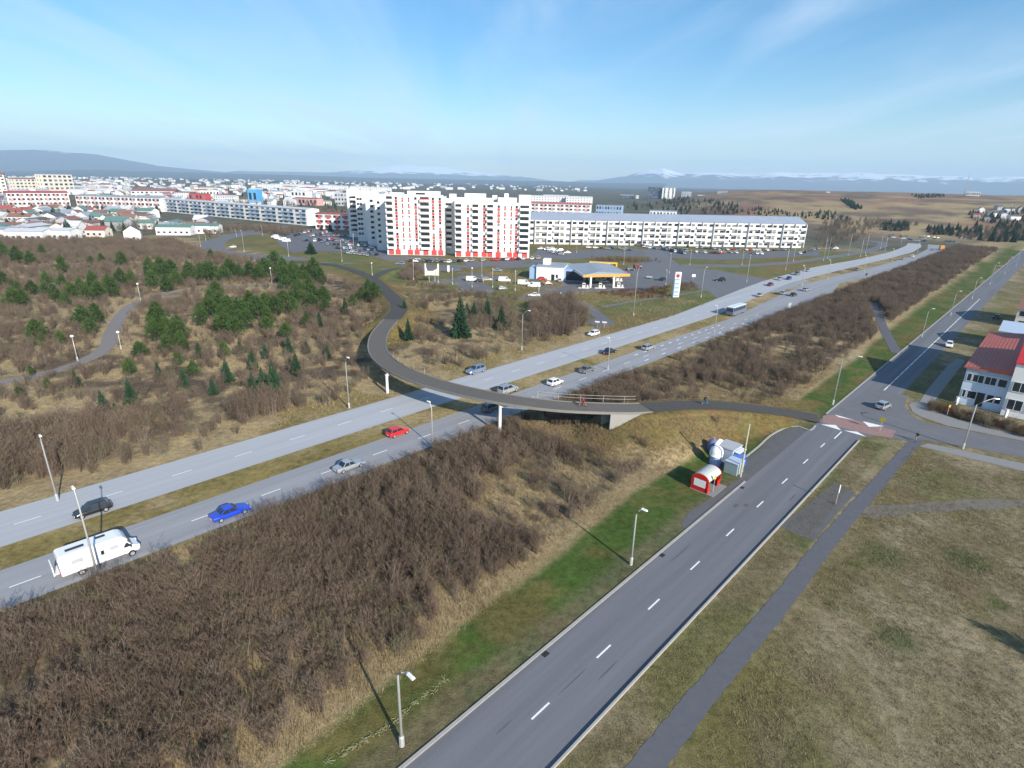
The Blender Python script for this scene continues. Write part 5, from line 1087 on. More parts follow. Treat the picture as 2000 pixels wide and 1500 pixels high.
# billboard frames
t = thing('billboard', G(844, 551), R(4), 'cream curved sign board on two posts in the car park hedge', 'sign'); mb = MB()
pr = [(-2.9, 2.6), (-1.5, 2.9), (2.9, 2.7), (2.9, 7.6), (2.3, 7.6), (2.2, 5.6), (.4, 4.6), (-1.8, 4.6), (-2.3, 6.0), (-2.4, 7.6), (-2.9, 7.6)]
n = len(pr); mb.extr(pr, -.12, .12, M_cream); mb.build('board', t); [MB().b(s*1.2-.1, s*1.2+.1, .13, .33, 0, 3.2, M_galv).build('post', t) for s in (-1, 1)]
t = thing('billboard', G(876, 533), 0, 'narrow white sign right of the cream sign board', 'sign'); MB().b(-.5, .5, -.1, .1, .6, 3.4, M_wmetal).build('board', t); MB().b(-.08, .08, .11, .2, 0, 2, M_galv).build('post', t)

# house by the junction: two gabled lengths with red sheet roofs
hs = thing('terraced_house', UV(139.0, -8.8), ROAD_RZ, 'white terraced house with red sheet roof at the street corner', 'house')     # local x along the road, local y to the left of it
def hb(x0, x1, v0, v1, z0, z1, m, nm): return MB().b(x0, x1, -v1, -v0, z0, z1, m).build(nm, hs)
M_hroof = mat('orange_red_sheet_roof', (.46, .13, .095), .6, .12, .8); M_hw = mat('pale_blue_render', (.60, .68, .80), .8, .06, .4)
hb(0, 40, 0, 6.9, -1, 7.6, M_hw, 'wall')
mb = MB(); mb.add([(-.4, .5, 7.75), (40.4, .5, 7.75), (40.4, -6.9, 8.7), (-.4, -6.9, 8.7), (-.4, .5, 7.55), (40.4, .5, 7.55), (40.4, -6.9, 7.55), (-.4, -6.9, 7.55)], [(0, 3, 2, 1), (0, 1, 5, 4), (1, 2, 6, 5), (3, 0, 4, 7), (4, 5, 6, 7)], M_hroof); rf_ = mb.build('roof', hs)
rb = MB().b(-.38, 40.38, -.03, .03, 0, .03, M_hroof).mesh('roof_seam')
for i in range(12):
    y = .35-i*.62; o = obj('roof_seam', rb, rf_, (0, y, 7.77+(0.5-y)/7.4*.95))
M_brs = mat('bright_red_sheet', (.50, .03, .03), .5, .06)
for x0, x1, za, zb in ((-1.2, 17.5, 10.3, 14.2), (17.5, 33, 9.0, 9.0), (33, 41, 10.0, 12.0)):
    hb(x0, x1-.02, 6.92, 15.5, -1, min(za, zb)-.1, M_white, 'wall')
    if zb > za: MB().extr([(x0, za-.09), (x1-.02, za-.09), (x1-.02, zb-.25)], -15.5, -6.92, M_white).build('gable', hs); MB().extr([(x0, 8.75), (x1-.02, 8.75), (x1-.02, zb-.3), (x0, za-.12)], -6.915, -6.86, M_roofr).build('red_cladding', hs)
    MB().extr([(x0-.3, za-.05), (x1+.05, zb-.05), (x1+.05, zb+.15), (x0-.3, za+.15)], -15.7, -6.8, M_brs).build('roof', hs)
def hwin(v0, v1, z0, z1, x=-.06, nm='window'):
    mb = MB(); mb.b(x, x+.05, -v1, -v0, z0, z1, M_glass); k = max(1, round((v1-v0)/1.1))
    for i in range(k+1): yy = -v0-(v1-v0)*i/k; mb.b(x-.03, x+.04, yy-.04, yy+.04, z0, z1, M_wmetal)
    mb.b(x-.03, x+.04, -v1, -v0, z1-.04, z1+.05, M_wmetal); mb.b(x-.05, x+.04, -v1, -v0, z0-.08, z0+.02, M_wmetal); mb.build(nm, hs)
for v0, v1 in ((.4, 1.1), (1.3, 3.0), (3.2, 4.9), (5.2, 6.5)): hwin(v0, v1, 5.0, 6.5)
for v0, v1 in ((.4, .9), (1.2, 2.6), (4.2, 5.3), (5.5, 6.4)): hwin(v0, v1, 1.6, 3.1)
hb(-.07, -.01, 2.7, 3.9, .3, 3.1, M_dark, 'door')
hb(-.10, -.01, .0, 6.9, 6.75, 7.5, M_bgw, 'fascia_board')
for v0, v1 in ((7.4, 9.6), (10.0, 12.4)): hwin(v0, v1, 5.0, 6.8, -1.27); hwin(v0, v1, 1.4, 3.4, -1.27)
for i in range(8): MB().b(2.2+i*4.6, 3.8+i*4.6, .0, .06, 4.6, 6.0, M_glass).build('side_window', hs)
for px, py in ((1867, 790), (1963, 815)):
    g = G(px, py); t = thing('gate_post', g, 0, 'white post at the garden edge before the '+('house corner' if px < 1900 else 'house middle'), 'post'); MB().b(-.18, .18, -.18, .18, 0, 1.5, M_white).build('shaft', t); MB().b(-.24, .24, -.24, .24, 1.5, 1.6, M_concw).build('cap', t)
block('row_house', UV(196, -8.0), UV(196, 14), 16, 5.5, 2, 6, 'pale house with light blue roof behind the red roofed house', M_white, mat('light_blue_roof', (.42, .50, .60), .5, .06), cat='house', roofh=1.6)
block('row_house', UV(236, -7.0), UV(236, 15), 22, 6.0, 2, 6, 'farther pale house with brown roof along the road', M_cream, M_roofbr, cat='house', roofh=2.2)
# ------------------------------------------------------------------ houses of the town
roofs = {'red': M_roofr, 'grey': M_roofg, 'green': M_roofgn, 'dark': M_roofd, 'white': M_roofw, 'brown': M_roofbr}
walls = {'white': M_white, 'cream': M_cream, 'grey': M_greyw}
hv = []
for L, D, H, r in ((12, 9, 4.5, 2.2), (16, 10, 6.5, 2.4), (10, 9, 6, 3.2), (22, 11, 5.5, 1.2), (34, 12, 9.5, 1.6)):
    a = MB().b(-L/2, L/2, -D/2, D/2, -.5, H, M_white); a.add([(-L/2, -D/2, H), (-L/2, D/2, H), (-L/2, 0, H+r)], [(0, 2, 1)], M_white); a.add([(L/2, -D/2, H), (L/2, D/2, H), (L/2, 0, H+r)], [(0, 1, 2)], M_white)
    b = MB().add([(-L/2-.4, -D/2-.5, H-.12), (L/2+.4, -D/2-.5, H-.12), (L/2+.4, 0, H+r+.12), (-L/2-.4, 0, H+r+.12), (L/2+.4, D/2+.5, H-.12), (-L/2-.4, D/2+.5, H-.12)], [(0, 1, 2, 3), (3, 2, 4, 5)], M_roofr)
    ws = []
    for fl in range(max(1, int(H//2.9))):
        for i in range(int(L//3.6)): ws.append((-L/2+1.8+i*3.6, -D/2-.03, 1.3+fl*2.9))
    wm = MB().b(-.8, .8, -.03, .02, 0, 1.3, M_glass).mesh('window')
    gwm = MB().b(-.03, .03, -.7, .7, 0, 1.3, M_glass).mesh('gable_window')
    j = MB(); j.v, j.f, j.m, j.mats = list(a.v), list(a.f), list(a.m), list(a.mats)
    o_ = len(j.v); j.v += b.v; k_ = j.mi(M_roofr); j.f += [tuple(o_+i for i in f) for f in b.f]; j.m += [k_]*len(b.f)
    for w in ws: j.b(w[0]-.8, w[0]+.8, w[1]-.03, w[1]+.02, w[2], w[2]+1.3, M_glass)
    hv.append((a.mesh('wall'), b.mesh('roof'), wm, ws, gwm, (L, D, H), j.mesh('house')))
def setm(o, old, new):
    for sl in o.material_slots:
        if sl.material == old: sl.link = 'OBJECT'; sl.material = new
def house(p, rz, k, wc, rc, label=None, parts=True, group='houses of the town'):
    a, b, wm, ws, gwm, (L, D, H), j = hv[k]; label = label or f'{wc} house with {rc} roof in the near town'
    if not parts:
        o = tag(obj('house', j, None, p, rz), label, 'house', group); setm(o, M_white, walls[wc]); setm(o, M_roofr, roofs[rc]); return o
    t = thing('house', p, rz, label, 'house', group)
    o = obj('wall', a, t); setm(o, M_white, walls[wc]); o = obj('roof', b, t); setm(o, M_roofr, roofs[rc])
    for w in ws: obj('window', wm, t, w)
    for s in (-1, 1): obj('gable_window', gwm, t, (s*L/2, .6, 1.3))
    return t
taken = []
def free(p, d):
    if any((p.x-q[0])**2+(p.y-q[1])**2 < (d+q[2])**2 for q in taken): return False
    taken.append((p.x, p.y, d)); return True
for o in list(bpy.data.objects):
    if o.get('category') in ('apartment building', 'building', 'office tower', 'office building') and o.name != 'apartment_tower':
        w_ = [c for c in o.children if c.name.startswith('wall')]
        if w_:
            bb = w_[0].bound_box; Lx = bb[6][0]; Dy = bb[6][1]; n = max(1, int(Lx/8))
            for i in range(n+1):
                c = Matrix.Translation(o.location) @ Matrix.Rotation(o.rotation_euler.z, 4, 'Z')
                q = c @ Vector((Lx*i/n, Dy/2, 0)); taken.append((q.x, q.y, 9))
# the ones one can tell apart
house(G(262, 470), R(-62), 2, 'white', 'dark', 'white gable end house with two dark windows at the edge of the wood', True, None)
house(G(345, 458), R(10), 3, 'white', 'green', 'long low house with green roof right of the white gable house', True, None); house(G(400, 455), R(10), 3, 'white', 'green', 'long low green roofed house nearest to the curved street', True, None)
house(G(60, 468), R(5), 3, 'white', 'white', 'long flat white house at the upper edge of the wood on the left', True, None); house(G(115, 466), R(3), 3, 'white', 'white', 'flat white house beside a dark conifer at the wood edge', True, None); house(G(8, 464), R(6), 3, 'white', 'grey', 'white house with grey roof at the left end of the wood edge', True, None)
house(G(195, 462), R(5), 0, 'cream', 'red', 'cream house with red roof left of the white gable house', True, None)
for p in [(262, 470), (345, 458), (400, 455), (60, 468), (115, 466), (8, 464), (195, 462)]: q = G(*p); taken.append((q.x, q.y, 11))
n_near = 0; tries = 0
while n_near < 72 and tries < 3000:
    tries += 1; px = random.uniform(-40, 430); py = random.uniform(418, 461); p = G(px, py)
    if py > 452+px*0 and px > 180: continue
    if px > 300 and py < 443: continue
    if not free(p, 8.5): continue
    k = random.choice((0, 0, 1, 2, 3, 3)); house(p, R(random.choice((5, 8, 95, -80, 12, 170))), k, random.choices(['white', 'cream', 'grey'], [8, 2, 1])[0], random.choices(list(roofs), [3, 3, 3, 2, 3, 2])[0]); n_near += 1
n_far = 0; tries = 0
while n_far < 215 and tries < 8000:
    tries += 1; px = random.uniform(-60, 760); py = 346+random.random()**1.25*58-0.012*(400-px)*0
    lim = 341+0.016*px
    if py < lim+3 or py > 408: continue
    p = G(px, py)
    if not free(p, 7.5 if py > 365 else 14): continue
    big = random.random() < .22
    house(p, R(random.uniform(-20, 20)+random.choice((0, 90))), 4 if big else random.choice((0, 1, 1, 2, 3)), random.choices(['white', 'cream', 'grey'], [9, 2, 1.5])[0], random.choices(list(roofs), [3, 3, 1, 2, 5, 2])[0], None, False, 'small houses of the distant town'); n_far += 1
mbh = MB(); cnt = 0
for _ in range(6000):
    px = random.uniform(-80, 1150); py = 341+0.016*px+3+random.random()**1.6*34
    if px > 690 and px < 1040 and py > 372: continue
    if py > 395+.0*px or (px > 760 and py > 371+.012*(px-760)): continue
    p = G(px, py)
    if not free(p, 9 if py > 372 else 15): continue
    Lh, Dh, Hh = random.choice(((12, 9, 5), (18, 10, 7), (30, 12, 9), (14, 10, 6))); a_ = R(random.uniform(-15, 15)+random.choice((0, 90))); mbh.box((p.x, p.y, Hh/2), (Lh, Dh, Hh), random.choice((M_white, M_white, M_white, M_cream, M_greyw)), a_); mbh.box((p.x, p.y, Hh+.9), (Lh+.8, Dh+.8, 1.8), random.choice((M_roofw, M_roofg, M_roofr, M_roofd, M_roofw, M_roofw)), a_, (.95, .15)); cnt += 1
    if cnt > 560: break
tag(mbh.build('distant_houses'), 'far small white houses of the town toward the hills', None, None, 'stuff')
for px, py in [(520, 368), (545, 367), (572, 367.5), (600, 369), (640, 370), (665, 371), (700, 371.5), (1060, 396), (1085, 394), (1105, 397), (1130, 398), (725, 374), (748, 375)]:
    p = G(px, py); o = house(p, R(random.uniform(-8, 8)), 4, 'white', 'white', 'long pale block on the far edge of the town', False, 'pale blocks on the far edge of the town'); o.scale = (1.6, 1, 1.3)
for i in range(11):
    px = random.uniform(1900, 1998); py = random.uniform(410, 432); p = hit(px, py); 
    if free(p, 10): house(p, R(random.uniform(0, 180)), random.choice((0, 1, 2)), random.choice(('white', 'grey')), random.choice(('dark', 'red', 'white')), 'small house among dark trees at the right end of the hill', False, 'houses at the right end of the hill').scale = (.7, .7, .7)
for o in bpy.data.objects:
    if o.name.startswith('house') and o.parent is None and 'distant' in o.get('group', ''):
        wc = 'white'; rc = 'grey'
        for sl in o.material_slots:
            for k, m in roofs.items():
                if sl.material == m: rc = k
            for k, m in walls.items():
                if sl.material == m: wc = k
        o['label'] = f'{wc} house with {rc} roof in the distant town'

# ------------------------------------------------------------------ plants
def shrub_meshes(seed, h, spread, nst, col_st, col_tw, tw=11, wdt=.015):
    rd = random.Random(seed); st = MB(); tv = []; tf = []
    for i in range(nst):
        a = rd.uniform(0, 2*math.pi); lean = rd.uniform(.15, .55)*spread; hh = h*rd.uniform(.62, 1.05); r = .024*h/2.6; q0 = rd.uniform(.1, .75)
        b0 = Vector((math.cos(a)*lean*q0, math.sin(a)*lean*q0, -.15)); mid = b0.lerp(Vector((math.cos(a)*lean*.8, math.sin(a)*lean*.8, hh)), .5); tip = Vector((math.cos(a+.3)*lean, math.sin(a+.3)*lean, hh))
        st.tube([b0, mid, tip], [r*1.2, r*.8, r*.3], col_st, 3, False)
        for j in range(6):
            t = .14+.83*(j+rd.random())/6; p = b0.lerp(mid, t*2) if t < .5 else mid.lerp(tip, t*2-1)
            a2 = rd.uniform(0, 2*math.pi); ln = h*rd.uniform(.16, .34)*(1.2-t*.5); d = Vector((math.cos(a2)*.62, math.sin(a2)*.62, rd.uniform(.45, 1.0))).normalized(); e = p+d*ln
            side = d.cross(Vector((rd.random()-.5, rd.random()-.5, rd.random()-.5))).normalized()*wdt*.75
            o = len(tv); tv += [p-side, p+side, e+side*.4, e-side*.4]; tf.append((o, o+1, o+2, o+3))
            for k in range(tw):
                t3 = .25+.75*rd.random(); q = p.lerp(e, t3); d3 = (d+Vector((rd.uniform(-.8, .8), rd.uniform(-.8, .8), rd.uniform(-.1, .7)))).normalized(); e3 = q+d3*ln*rd.uniform(.45, .85)
                s3 = d3.cross(Vector((rd.random()-.5, rd.random()-.5, rd.random()-.5))).normalized()*wdt*.55
                o = len(tv); tv += [q-s3, q+s3, e3]; tf.append((o, o+1, o+2))
    twm = MB(); twm.v = [tuple(v) for v in tv]; twm.f = tf; twm.m = [0]*len(tf); twm.mats = [col_tw]
    return st.mesh('bare_shrub'), twm.mesh('twigs')
SH = [shrub_meshes(11, 2.7, 2.3, 13, M_bark, M_twig), shrub_meshes(12, 3.1, 2.1, 12, M_bark, M_twig), shrub_meshes(13, 2.2, 2.4, 13, M_bark, M_twig), shrub_meshes(14, 2.9, 2.0, 12, M_birch, M_twig), shrub_meshes(15, 1.7, 2.3, 12, M_bark, M_twig2), shrub_meshes(16, 2.6, 2.1, 12, M_birch, M_twig2), shrub_meshes(17, 1.2, 1.6, 9, M_bark, M_rust)]
roadlines = [(OLD_PATH, 2.9), (RAMP_E, 4.2), (RAMP_W, 5.0), (PATH_B, 3.2), (PATH_C, 3.4), (PATH_R, 2.4)]
lots = [[(0, 0)]]
def blocked(x, y):
    b = np.zeros(x.shape, bool)
    for ln, w in roadlines:
        d, _ = dist_line(x, y, ln[::2]+[ln[-1]]); b |= d < w
    return b
def px_arr(x, y):
    vx = np.stack([x, y, np.zeros_like(x)-CH+1.0], 1); f = vx@np.array(cF); return 1000+CF*(vx@np.array(cR))/f, 750-CF*(vx@np.array(cU))/f, f
def scatter(poly_px, n, dens, vmin=None, vmax=None, pad=None):
    """random places inside a patch of ground given by picture corners; dens(x, y) is the keep chance"""
    pl = [G(*p)[:2] for p in poly_px]; xs = [p[0] for p in pl]; ys = [p[1] for p in pl]
    x = rng.uniform(min(xs), max(xs), n); y = rng.uniform(min(ys), max(ys), n); k = in_poly(x, y, pl); x, y = x[k], y[k]
    k = rng.random(len(x)) < dens(x, y); x, y = x[k], y[k]; k = ~blocked(x, y); return x[k], y[k]
pts = []                                         # x, y, variant, scale
def addp(x, y, variants, probs, s0, s1):
    v = rng.choice(variants, len(x), p=np.array(probs)/sum(probs)); s = rng.uniform(s0, s1, len(x))
    pts.append(np.stack([x, y, v, s], 1))
def VU(x, y): return x*math.sin(AZ)+y*math.cos(AZ), x*math.cos(AZ)-y*math.sin(AZ)
# thicket between highway and road
n = 46000; u = rng.uniform(-24, 560, n); v = rng.uniform(-63.0, -33.0, n); x = u*EU.x+v*EV.x; y = u*EU.y+v*EV.y
pk, pj, _ = px_arr(x, y); cl = fbm(x, y, 11, 3); c2 = fbm(x+40, y+80, 4.5, 2)
d = 0.20+0.80*sstep(cl*0.45+c2*0.55, 0.35, 0.57)
vr = VB(u)-v; d *= sstep(vr, 1.0, 3.5)*(sstep(vr, 2, 16)*0.62+0.38)
d *= np.where((u > 68) & (u < 96) & (v > -50), 0.10, 1)                     # turf bank at the bridge end
d *= np.where((u > 96) & (u < 112) & (v > -58), 0.25, 1)
gap = in_poly(pk, pj, [(900, 1000), (1010, 880), (1180, 860), (1330, 840), (1420, 850), (1350, 930), (1250, 960), (1120, 1060)]); d *= np.where(gap, 0.22, 1)
gap = in_poly(pk, pj, [(1220, 760), (1300, 670), (1480, 640), (1640, 640), (1690, 700), (1560, 790), (1400, 780)]); d *= np.where(gap, 0.34, 1)
gap = in_poly(pk, pj, [(1230, 680), (1400, 660), (1480, 640), (1380, 700), (1250, 740)]); d *= np.where(gap, 0.4, 1)
gap = in_poly(pk, pj, [(1200, 690), (1290, 645), (1370, 655), (1400, 640), (1480, 610), (1480, 625), (1330, 690), (1230, 720)]); d *= np.where(gap & (v < -60), 0.15, 1)
d *= np.where(u > 190, 1.15, 1)
k = (rng.random(n) < d*np.where(u < 120, .92, np.where(u < 330, .75, .40))) & ~blocked(x, y)
dd, _ = dist_line(x, y, DECK[::2]); k &= ~((dd < 4.5) & (u > 66))
k &= ~((np.abs(u-62.2) < 1.2) & (v < -60))
addp(x[k], y[k], [0, 1, 2, 3, 4, 5], [5, 3, 5, 2.4, 2.2, 2.4], .50, 1.02)
# wood left of the highway
x, y = scatter([(-60, 960), (330, 905), (690, 775), (715, 740), (690, 690), (730, 640), (740, 590), (700, 560), (560, 520), (420, 498), (330, 470), (-60, 462)], 22000, lambda x, y: 0.18+0.60*sstep(fbm(x, y, 13, 3)*0.65+fbm(x+7, y+31, 5, 2)*0.35, 0.32, 0.50)*sstep(-(x*EV.x+y*EV.y), 89, 101))
addp(x, y, [0, 1, 2, 3, 4, 5, 6], [4, 3, 4, 2, 2.5, 2.5, .3], .7, 1.15)
x, y = scatter([(-60, 975), (330, 900), (700, 780), (720, 740), (600, 760), (400, 800), (200, 830), (-60, 850)], 5200, lambda x, y: 0.6*sstep(fbm(x, y, 8, 3), 0.40, 0.53)*sstep(-(x*EV.x+y*EV.y), 91, 99)); addp(x, y, [1, 3, 5, 0], [3, 4, 4, 2], .9, 1.35)
# bank north of the highway, right of the bridge
x, y = scatter([(800, 560), (1050, 600), (1110, 590), (1150, 640), (1000, 690), (860, 730), (800, 700), (790, 620)], 1500, lambda x, y: 0.5*sstep(fbm(x, y, 9, 3), 0.44, 0.58)); addp(x, y, [0, 2, 4, 5, 3], [3, 3, 3, 3, 2], .7, 1.2)
x, y = scatter([(1030, 600), (1110, 585), (1150, 630), (1110, 660), (1040, 660)], 420, lambda x, y: 0.75+0*x); addp(x, y, [1, 3, 5, 0], [3, 2, 2, 3], 1.0, 1.6)
x, y = scatter([(940, 590), (1000, 600), (1010, 640), (940, 650), (880, 640)], 260, lambda x, y: 0.6+0*x); addp(x, y, [5, 3, 2], [3, 2, 3], .9, 1.4)
# hedges round the petrol station and gardens
x, y = scatter([(800, 548), (900, 566), (1055, 592), (1050, 600), (900, 580), (795, 560)], 700, lambda x, y: 0.9+0*x); addp(x, y, [2, 4, 0], [3, 1, 2], .45, .75)
x, y = scatter([(1158, 571), (1310, 560), (1310, 582), (1250, 584), (1160, 575)], 400, lambda x, y: 0.9+0*x); addp(x, y, [6], [1], .7, 1.1)
x, y = scatter([(1320, 556), (1362, 555), (1362, 566), (1325, 570)], 110, lambda x, y: 0.9+0*x); addp(x, y, [6, 2], [1, 1], .6, .9)
x, y = scatter([(1150, 505), (1280, 508), (1290, 513), (1160, 513)], 160, lambda x, y: 0.8+0*x); addp(x, y, [6, 2], [2, 1], .8, 1.2)
x, y = scatter([(815, 520), (830, 535), (800, 548), (780, 545), (790, 530)], 160, lambda x, y: 0.8+0*x); addp(x, y, [0, 2, 3], [3, 3, 1], .8, 1.3)
x, y = scatter([(1812, 790), (1862, 800), (1960, 826), (2030, 846), (2030, 862), (1960, 846), (1870, 818), (1812, 802)], 620, lambda x, y: 0.9+0*x); addp(x, y, [6, 5, 4], [4, 1, 1], .55, .9)
x, y = scatter([(1583, 490), (1600, 450), (1660, 452), (1700, 462), (1640, 485)], 800, lambda x, y: 0.7*sstep(fbm(x, y, 12, 3), 0.38, .5)); addp(x, y, [5, 3, 1, 0], [3, 2, 2, 2], 1.2, 2.0)
x, y = scatter([(400, 445), (520, 445), (600, 452), (560, 462), (470, 450), (400, 466)], 700, lambda x, y: 0.6+0*x); addp(x, y, [0, 1, 5], [3, 2, 1], 1.0, 1.7)
x, y = scatter([(-60, 485), (0, 470), (200, 470), (340, 468), (390, 492), (560, 520), (300, 500), (-60, 520)], 5200, lambda x, y: 0.55*sstep(fbm(x, y, 18, 3), .30, .45)); addp(x, y, [0, 1, 5, 4], [3, 2, 1.5, 1], .9, 1.4)
PT = np.concatenate(pts); zs = terrain(PT[:, 0], PT[:, 1])
pk, pj, f = px_arr(PT[:, 0], PT[:, 1]); inv = (pk > -120) & (pk < 2120) & (pj < 1600) & (pj > 300); PT, zs, f, pk, pj = PT[inv], zs[inv], f[inv], pk[inv], pj[inv]
size = PT[:, 3]*np.array([2.7, 3.1, 2.2, 2.9, 1.7, 2.6, 1.2])[PT[:, 2].astype(int)]/f
order = np.argsort(-(size+1e9*0)*((pk > 0) & (pk < 2000) & (pj < 1500)))
NI = 292
rot = rng.uniform(0, 6.28, len(PT))
src = {}
LBL = {0: 'bare brown shrub', 1: 'tall bare brown shrub', 2: 'low bare brown shrub', 3: 'bare shrub with pale stems', 4: 'low olive brown shrub', 5: 'olive shrub with pale stems', 6: 'low rust brown shrub'}
def shrub_obj(p, z, v, s, r):
    o = obj('bare_shrub', SH[v][0], None, (p[0], p[1], z), r, s); c = obj('twigs', SH[v][1], o); u_, v_ = VU(p[0], p[1])
    pl = 'in the thicket between highway and road' if -66 < v_ < -30 else ('in the wood left of the highway' if v_ <= -66 else 'in the garden hedge before the house')
    tag(o, LBL[v]+' '+pl, 'shrub', 'bare shrubs '+pl)
    if v not in src: src[v] = (o, c)
for i in order[:NI]: shrub_obj(PT[i], zs[i], int(PT[i, 2]), PT[i, 3], rot[i])
for v in range(7):
    if v not in src:
        i = [j for j in order if int(PT[j, 2]) == v][0]; shrub_obj(PT[i], zs[i], v, PT[i, 3], rot[i])
rest = order[NI:]
def instancer(name, P_, idx, rt, sc, sources, label):
    """one object that repeats the given plants on its points"""
    me_ = bpy.data.meshes.new(name); me_.vertices.add(len(P_)); me_.vertices.foreach_set('co', np.asarray(P_, np.float32).ravel())
    for nm, ty, dt in (('which', 'INT', idx), ('turn', 'FLOAT', rt), ('size', 'FLOAT', sc)):
        at = me_.attributes.new(nm, ty, 'POINT'); at.data.foreach_set('value', np.asarray(dt, np.int32 if ty == 'INT' else np.float32))
    o = obj(name, me_); ng = bpy.data.node_groups.new(name, 'GeometryNodeTree')
    ng.interface.new_socket('Geometry', in_out='INPUT', socket_type='NodeSocketGeometry'); ng.interface.new_socket('Geometry', in_out='OUTPUT', socket_type='NodeSocketGeometry')
    gi = ng.nodes.new('NodeGroupInput'); go = ng.nodes.new('NodeGroupOutput'); jn = ng.nodes.new('GeometryNodeJoinGeometry')
    def attr(nm, dt): a = ng.nodes.new('GeometryNodeInputNamedAttribute'); a.data_type = dt; a.inputs[0].default_value = nm; return a.outputs[0]
    aw, atn, asz = attr('which', 'INT'), attr('turn', 'FLOAT'), attr('size', 'FLOAT'); cx = ng.nodes.new('ShaderNodeCombineXYZ'); ng.links.new(atn, cx.inputs[2])
    for k, obs in sources.items():
        j2 = ng.nodes.new('GeometryNodeJoinGeometry')
        for s in obs: oi = ng.nodes.new('GeometryNodeObjectInfo'); oi.inputs[0].default_value = s; oi.transform_space = 'ORIGINAL'; ng.links.new(oi.outputs['Geometry'], j2.inputs[0])
        g2 = ng.nodes.new('GeometryNodeGeometryToInstance'); ng.links.new(j2.outputs[0], g2.inputs[0])
        cp = ng.nodes.new('FunctionNodeCompare'); cp.data_type = 'INT'; cp.operation = 'EQUAL'; ng.links.new(aw, cp.inputs[2]); cp.inputs[3].default_value = k
        ip = ng.nodes.new('GeometryNodeInstanceOnPoints'); ng.links.new(gi.outputs[0], ip.inputs['Points']); ng.links.new(cp.outputs[0], ip.inputs['Selection']); ng.links.new(g2.outputs[0], ip.inputs['Instance']); ng.links.new(cx.outputs[0], ip.inputs['Rotation']); ng.links.new(asz, ip.inputs['Scale'])
        ng.links.new(ip.outputs[0], jn.inputs[0])
    ng.links.new(jn.outputs[0], go.inputs[0]); md = o.modifiers.new('repeat', 'NODES'); md.node_group = ng
    return tag(o, label, None, None, 'stuff')
print('shrubs', len(PT), 'individual', NI)
instancer('bare_thicket', np.stack([PT[rest, 0], PT[rest, 1], zs[rest]], 1), PT[rest, 2].astype(int), rot[rest], PT[rest, 3], src, 'mass of leafless brown shrubs on both sides of the highway')

# pines and spruces
def conifer(seed, h, r, kind):
    rd = random.Random(seed); mb = MB(); V = []; F = []
    if kind == 'spruce':
        nl = int(h*4.2)
        for i in range(nl):
            t = (i+.5)/nl; z = h*(.06+.92*t); rr = r*(1-t)**.85*rd.uniform(.8, 1.1)+.06; nb = max(5, int(13*(1-t)+4))
            for j in range(nb):
                a = 2*math.pi*(j+rd.random()*.8)/nb; L = rr*rd.uniform(.7, 1.12); dr = -.22*L-.05; w = .20+.16*L
                c, s = math.cos(a), math.sin(a); o = len(V)
                V += [(c*.05, s*.05, z+.05), (c*L*.6-s*w*.5, s*L*.6+c*w*.5, z+dr*.5-.06), (c*L, s*L, z+dr+.10*L), (c*L*.6+s*w*.5, s*L*.6-c*w*.5, z+dr*.5-.06)]
                F += [(o, o+1, o+2), (o, o+2, o+3)]
                o = len(V); V += [(c*L*.3, s*L*.3, z+.02), (c*L*.75, s*L*.75, z+dr-.22), (c*L*1.02, s*L*1.02, z+dr*.9+.08)]; F.append((o, o+1, o+2))
    else:
        for i in range(int(380)):
            while True:
                p = Vector((rd.uniform(-1, 1), rd.uniform(-1, 1), rd.uniform(-1, 1)))
                if .30 < p.length < 1: break
            lump = 1+.22*math.sin(3*math.atan2(p.y, p.x)+seed)+.18*math.sin(5*p.z+seed*2)
            tz_ = (p.z+1)/2; prof = (1-.80*tz_**1.35); q = Vector((p.x*r*prof*lump, p.y*r*prof*lump, h*(.10+.86*tz_)))
            d = Vector((p.x, p.y, .55+.3*p.z)).normalized()
            for k in range(5):
                e = (d+Vector((rd.uniform(-.9, .9), rd.uniform(-.9, .9), rd.uniform(-.5, .9)))).normalized(); s = e.cross(Vector((rd.random()-.5, rd.random()-.5, rd.random()-.5))).normalized()*.065; L = rd.uniform(.25, .5)
                o = len(V); V += [q-s, q+s, q+e*L+s*.3]; F.append((o, o+1, o+2))
    mb.v = [tuple(v) for v in V]; mb.f = F; mb.m = [0]*len(F); mb.mats = [M_spr if kind == 'spruce' else M_pine]
    tr = MB().tube([(0, 0, -.3), (0, 0, h*.5), (0, 0, h*.95)], [.05+.022*h, .04+.012*h, .02], M_bark, 6).mesh('trunk')
    return mb.mesh('crown'), tr
PINE = [conifer(21+i, 4.0, 1.9, 'pine') for i in range(4)]; SPR = [conifer(31+i, 6.0, 1.7, 'spruce') for i in range(3)]
def ctree(base, hpx, kind, label, group, wide=1.0):
    g = on(*base); dpt = (g-Vector((0, 0, CH))).dot(cF); h = hpx/CF*dpt/math.cos(CP)*1.0
    mset = random.choice(PINE if kind == 'pine' else SPR); bh = 4.0 if kind == 'pine' else 6.0; s = h/bh
    t = thing(kind+'_tree', g, random.uniform(0, 6.28), label, kind+' tree', group); t.scale = (s*wide, s*wide, s); obj('crown', mset[0], t); obj('trunk', mset[1], t)
    return t
PG1 = 'dark pines in the wood left of the highway'
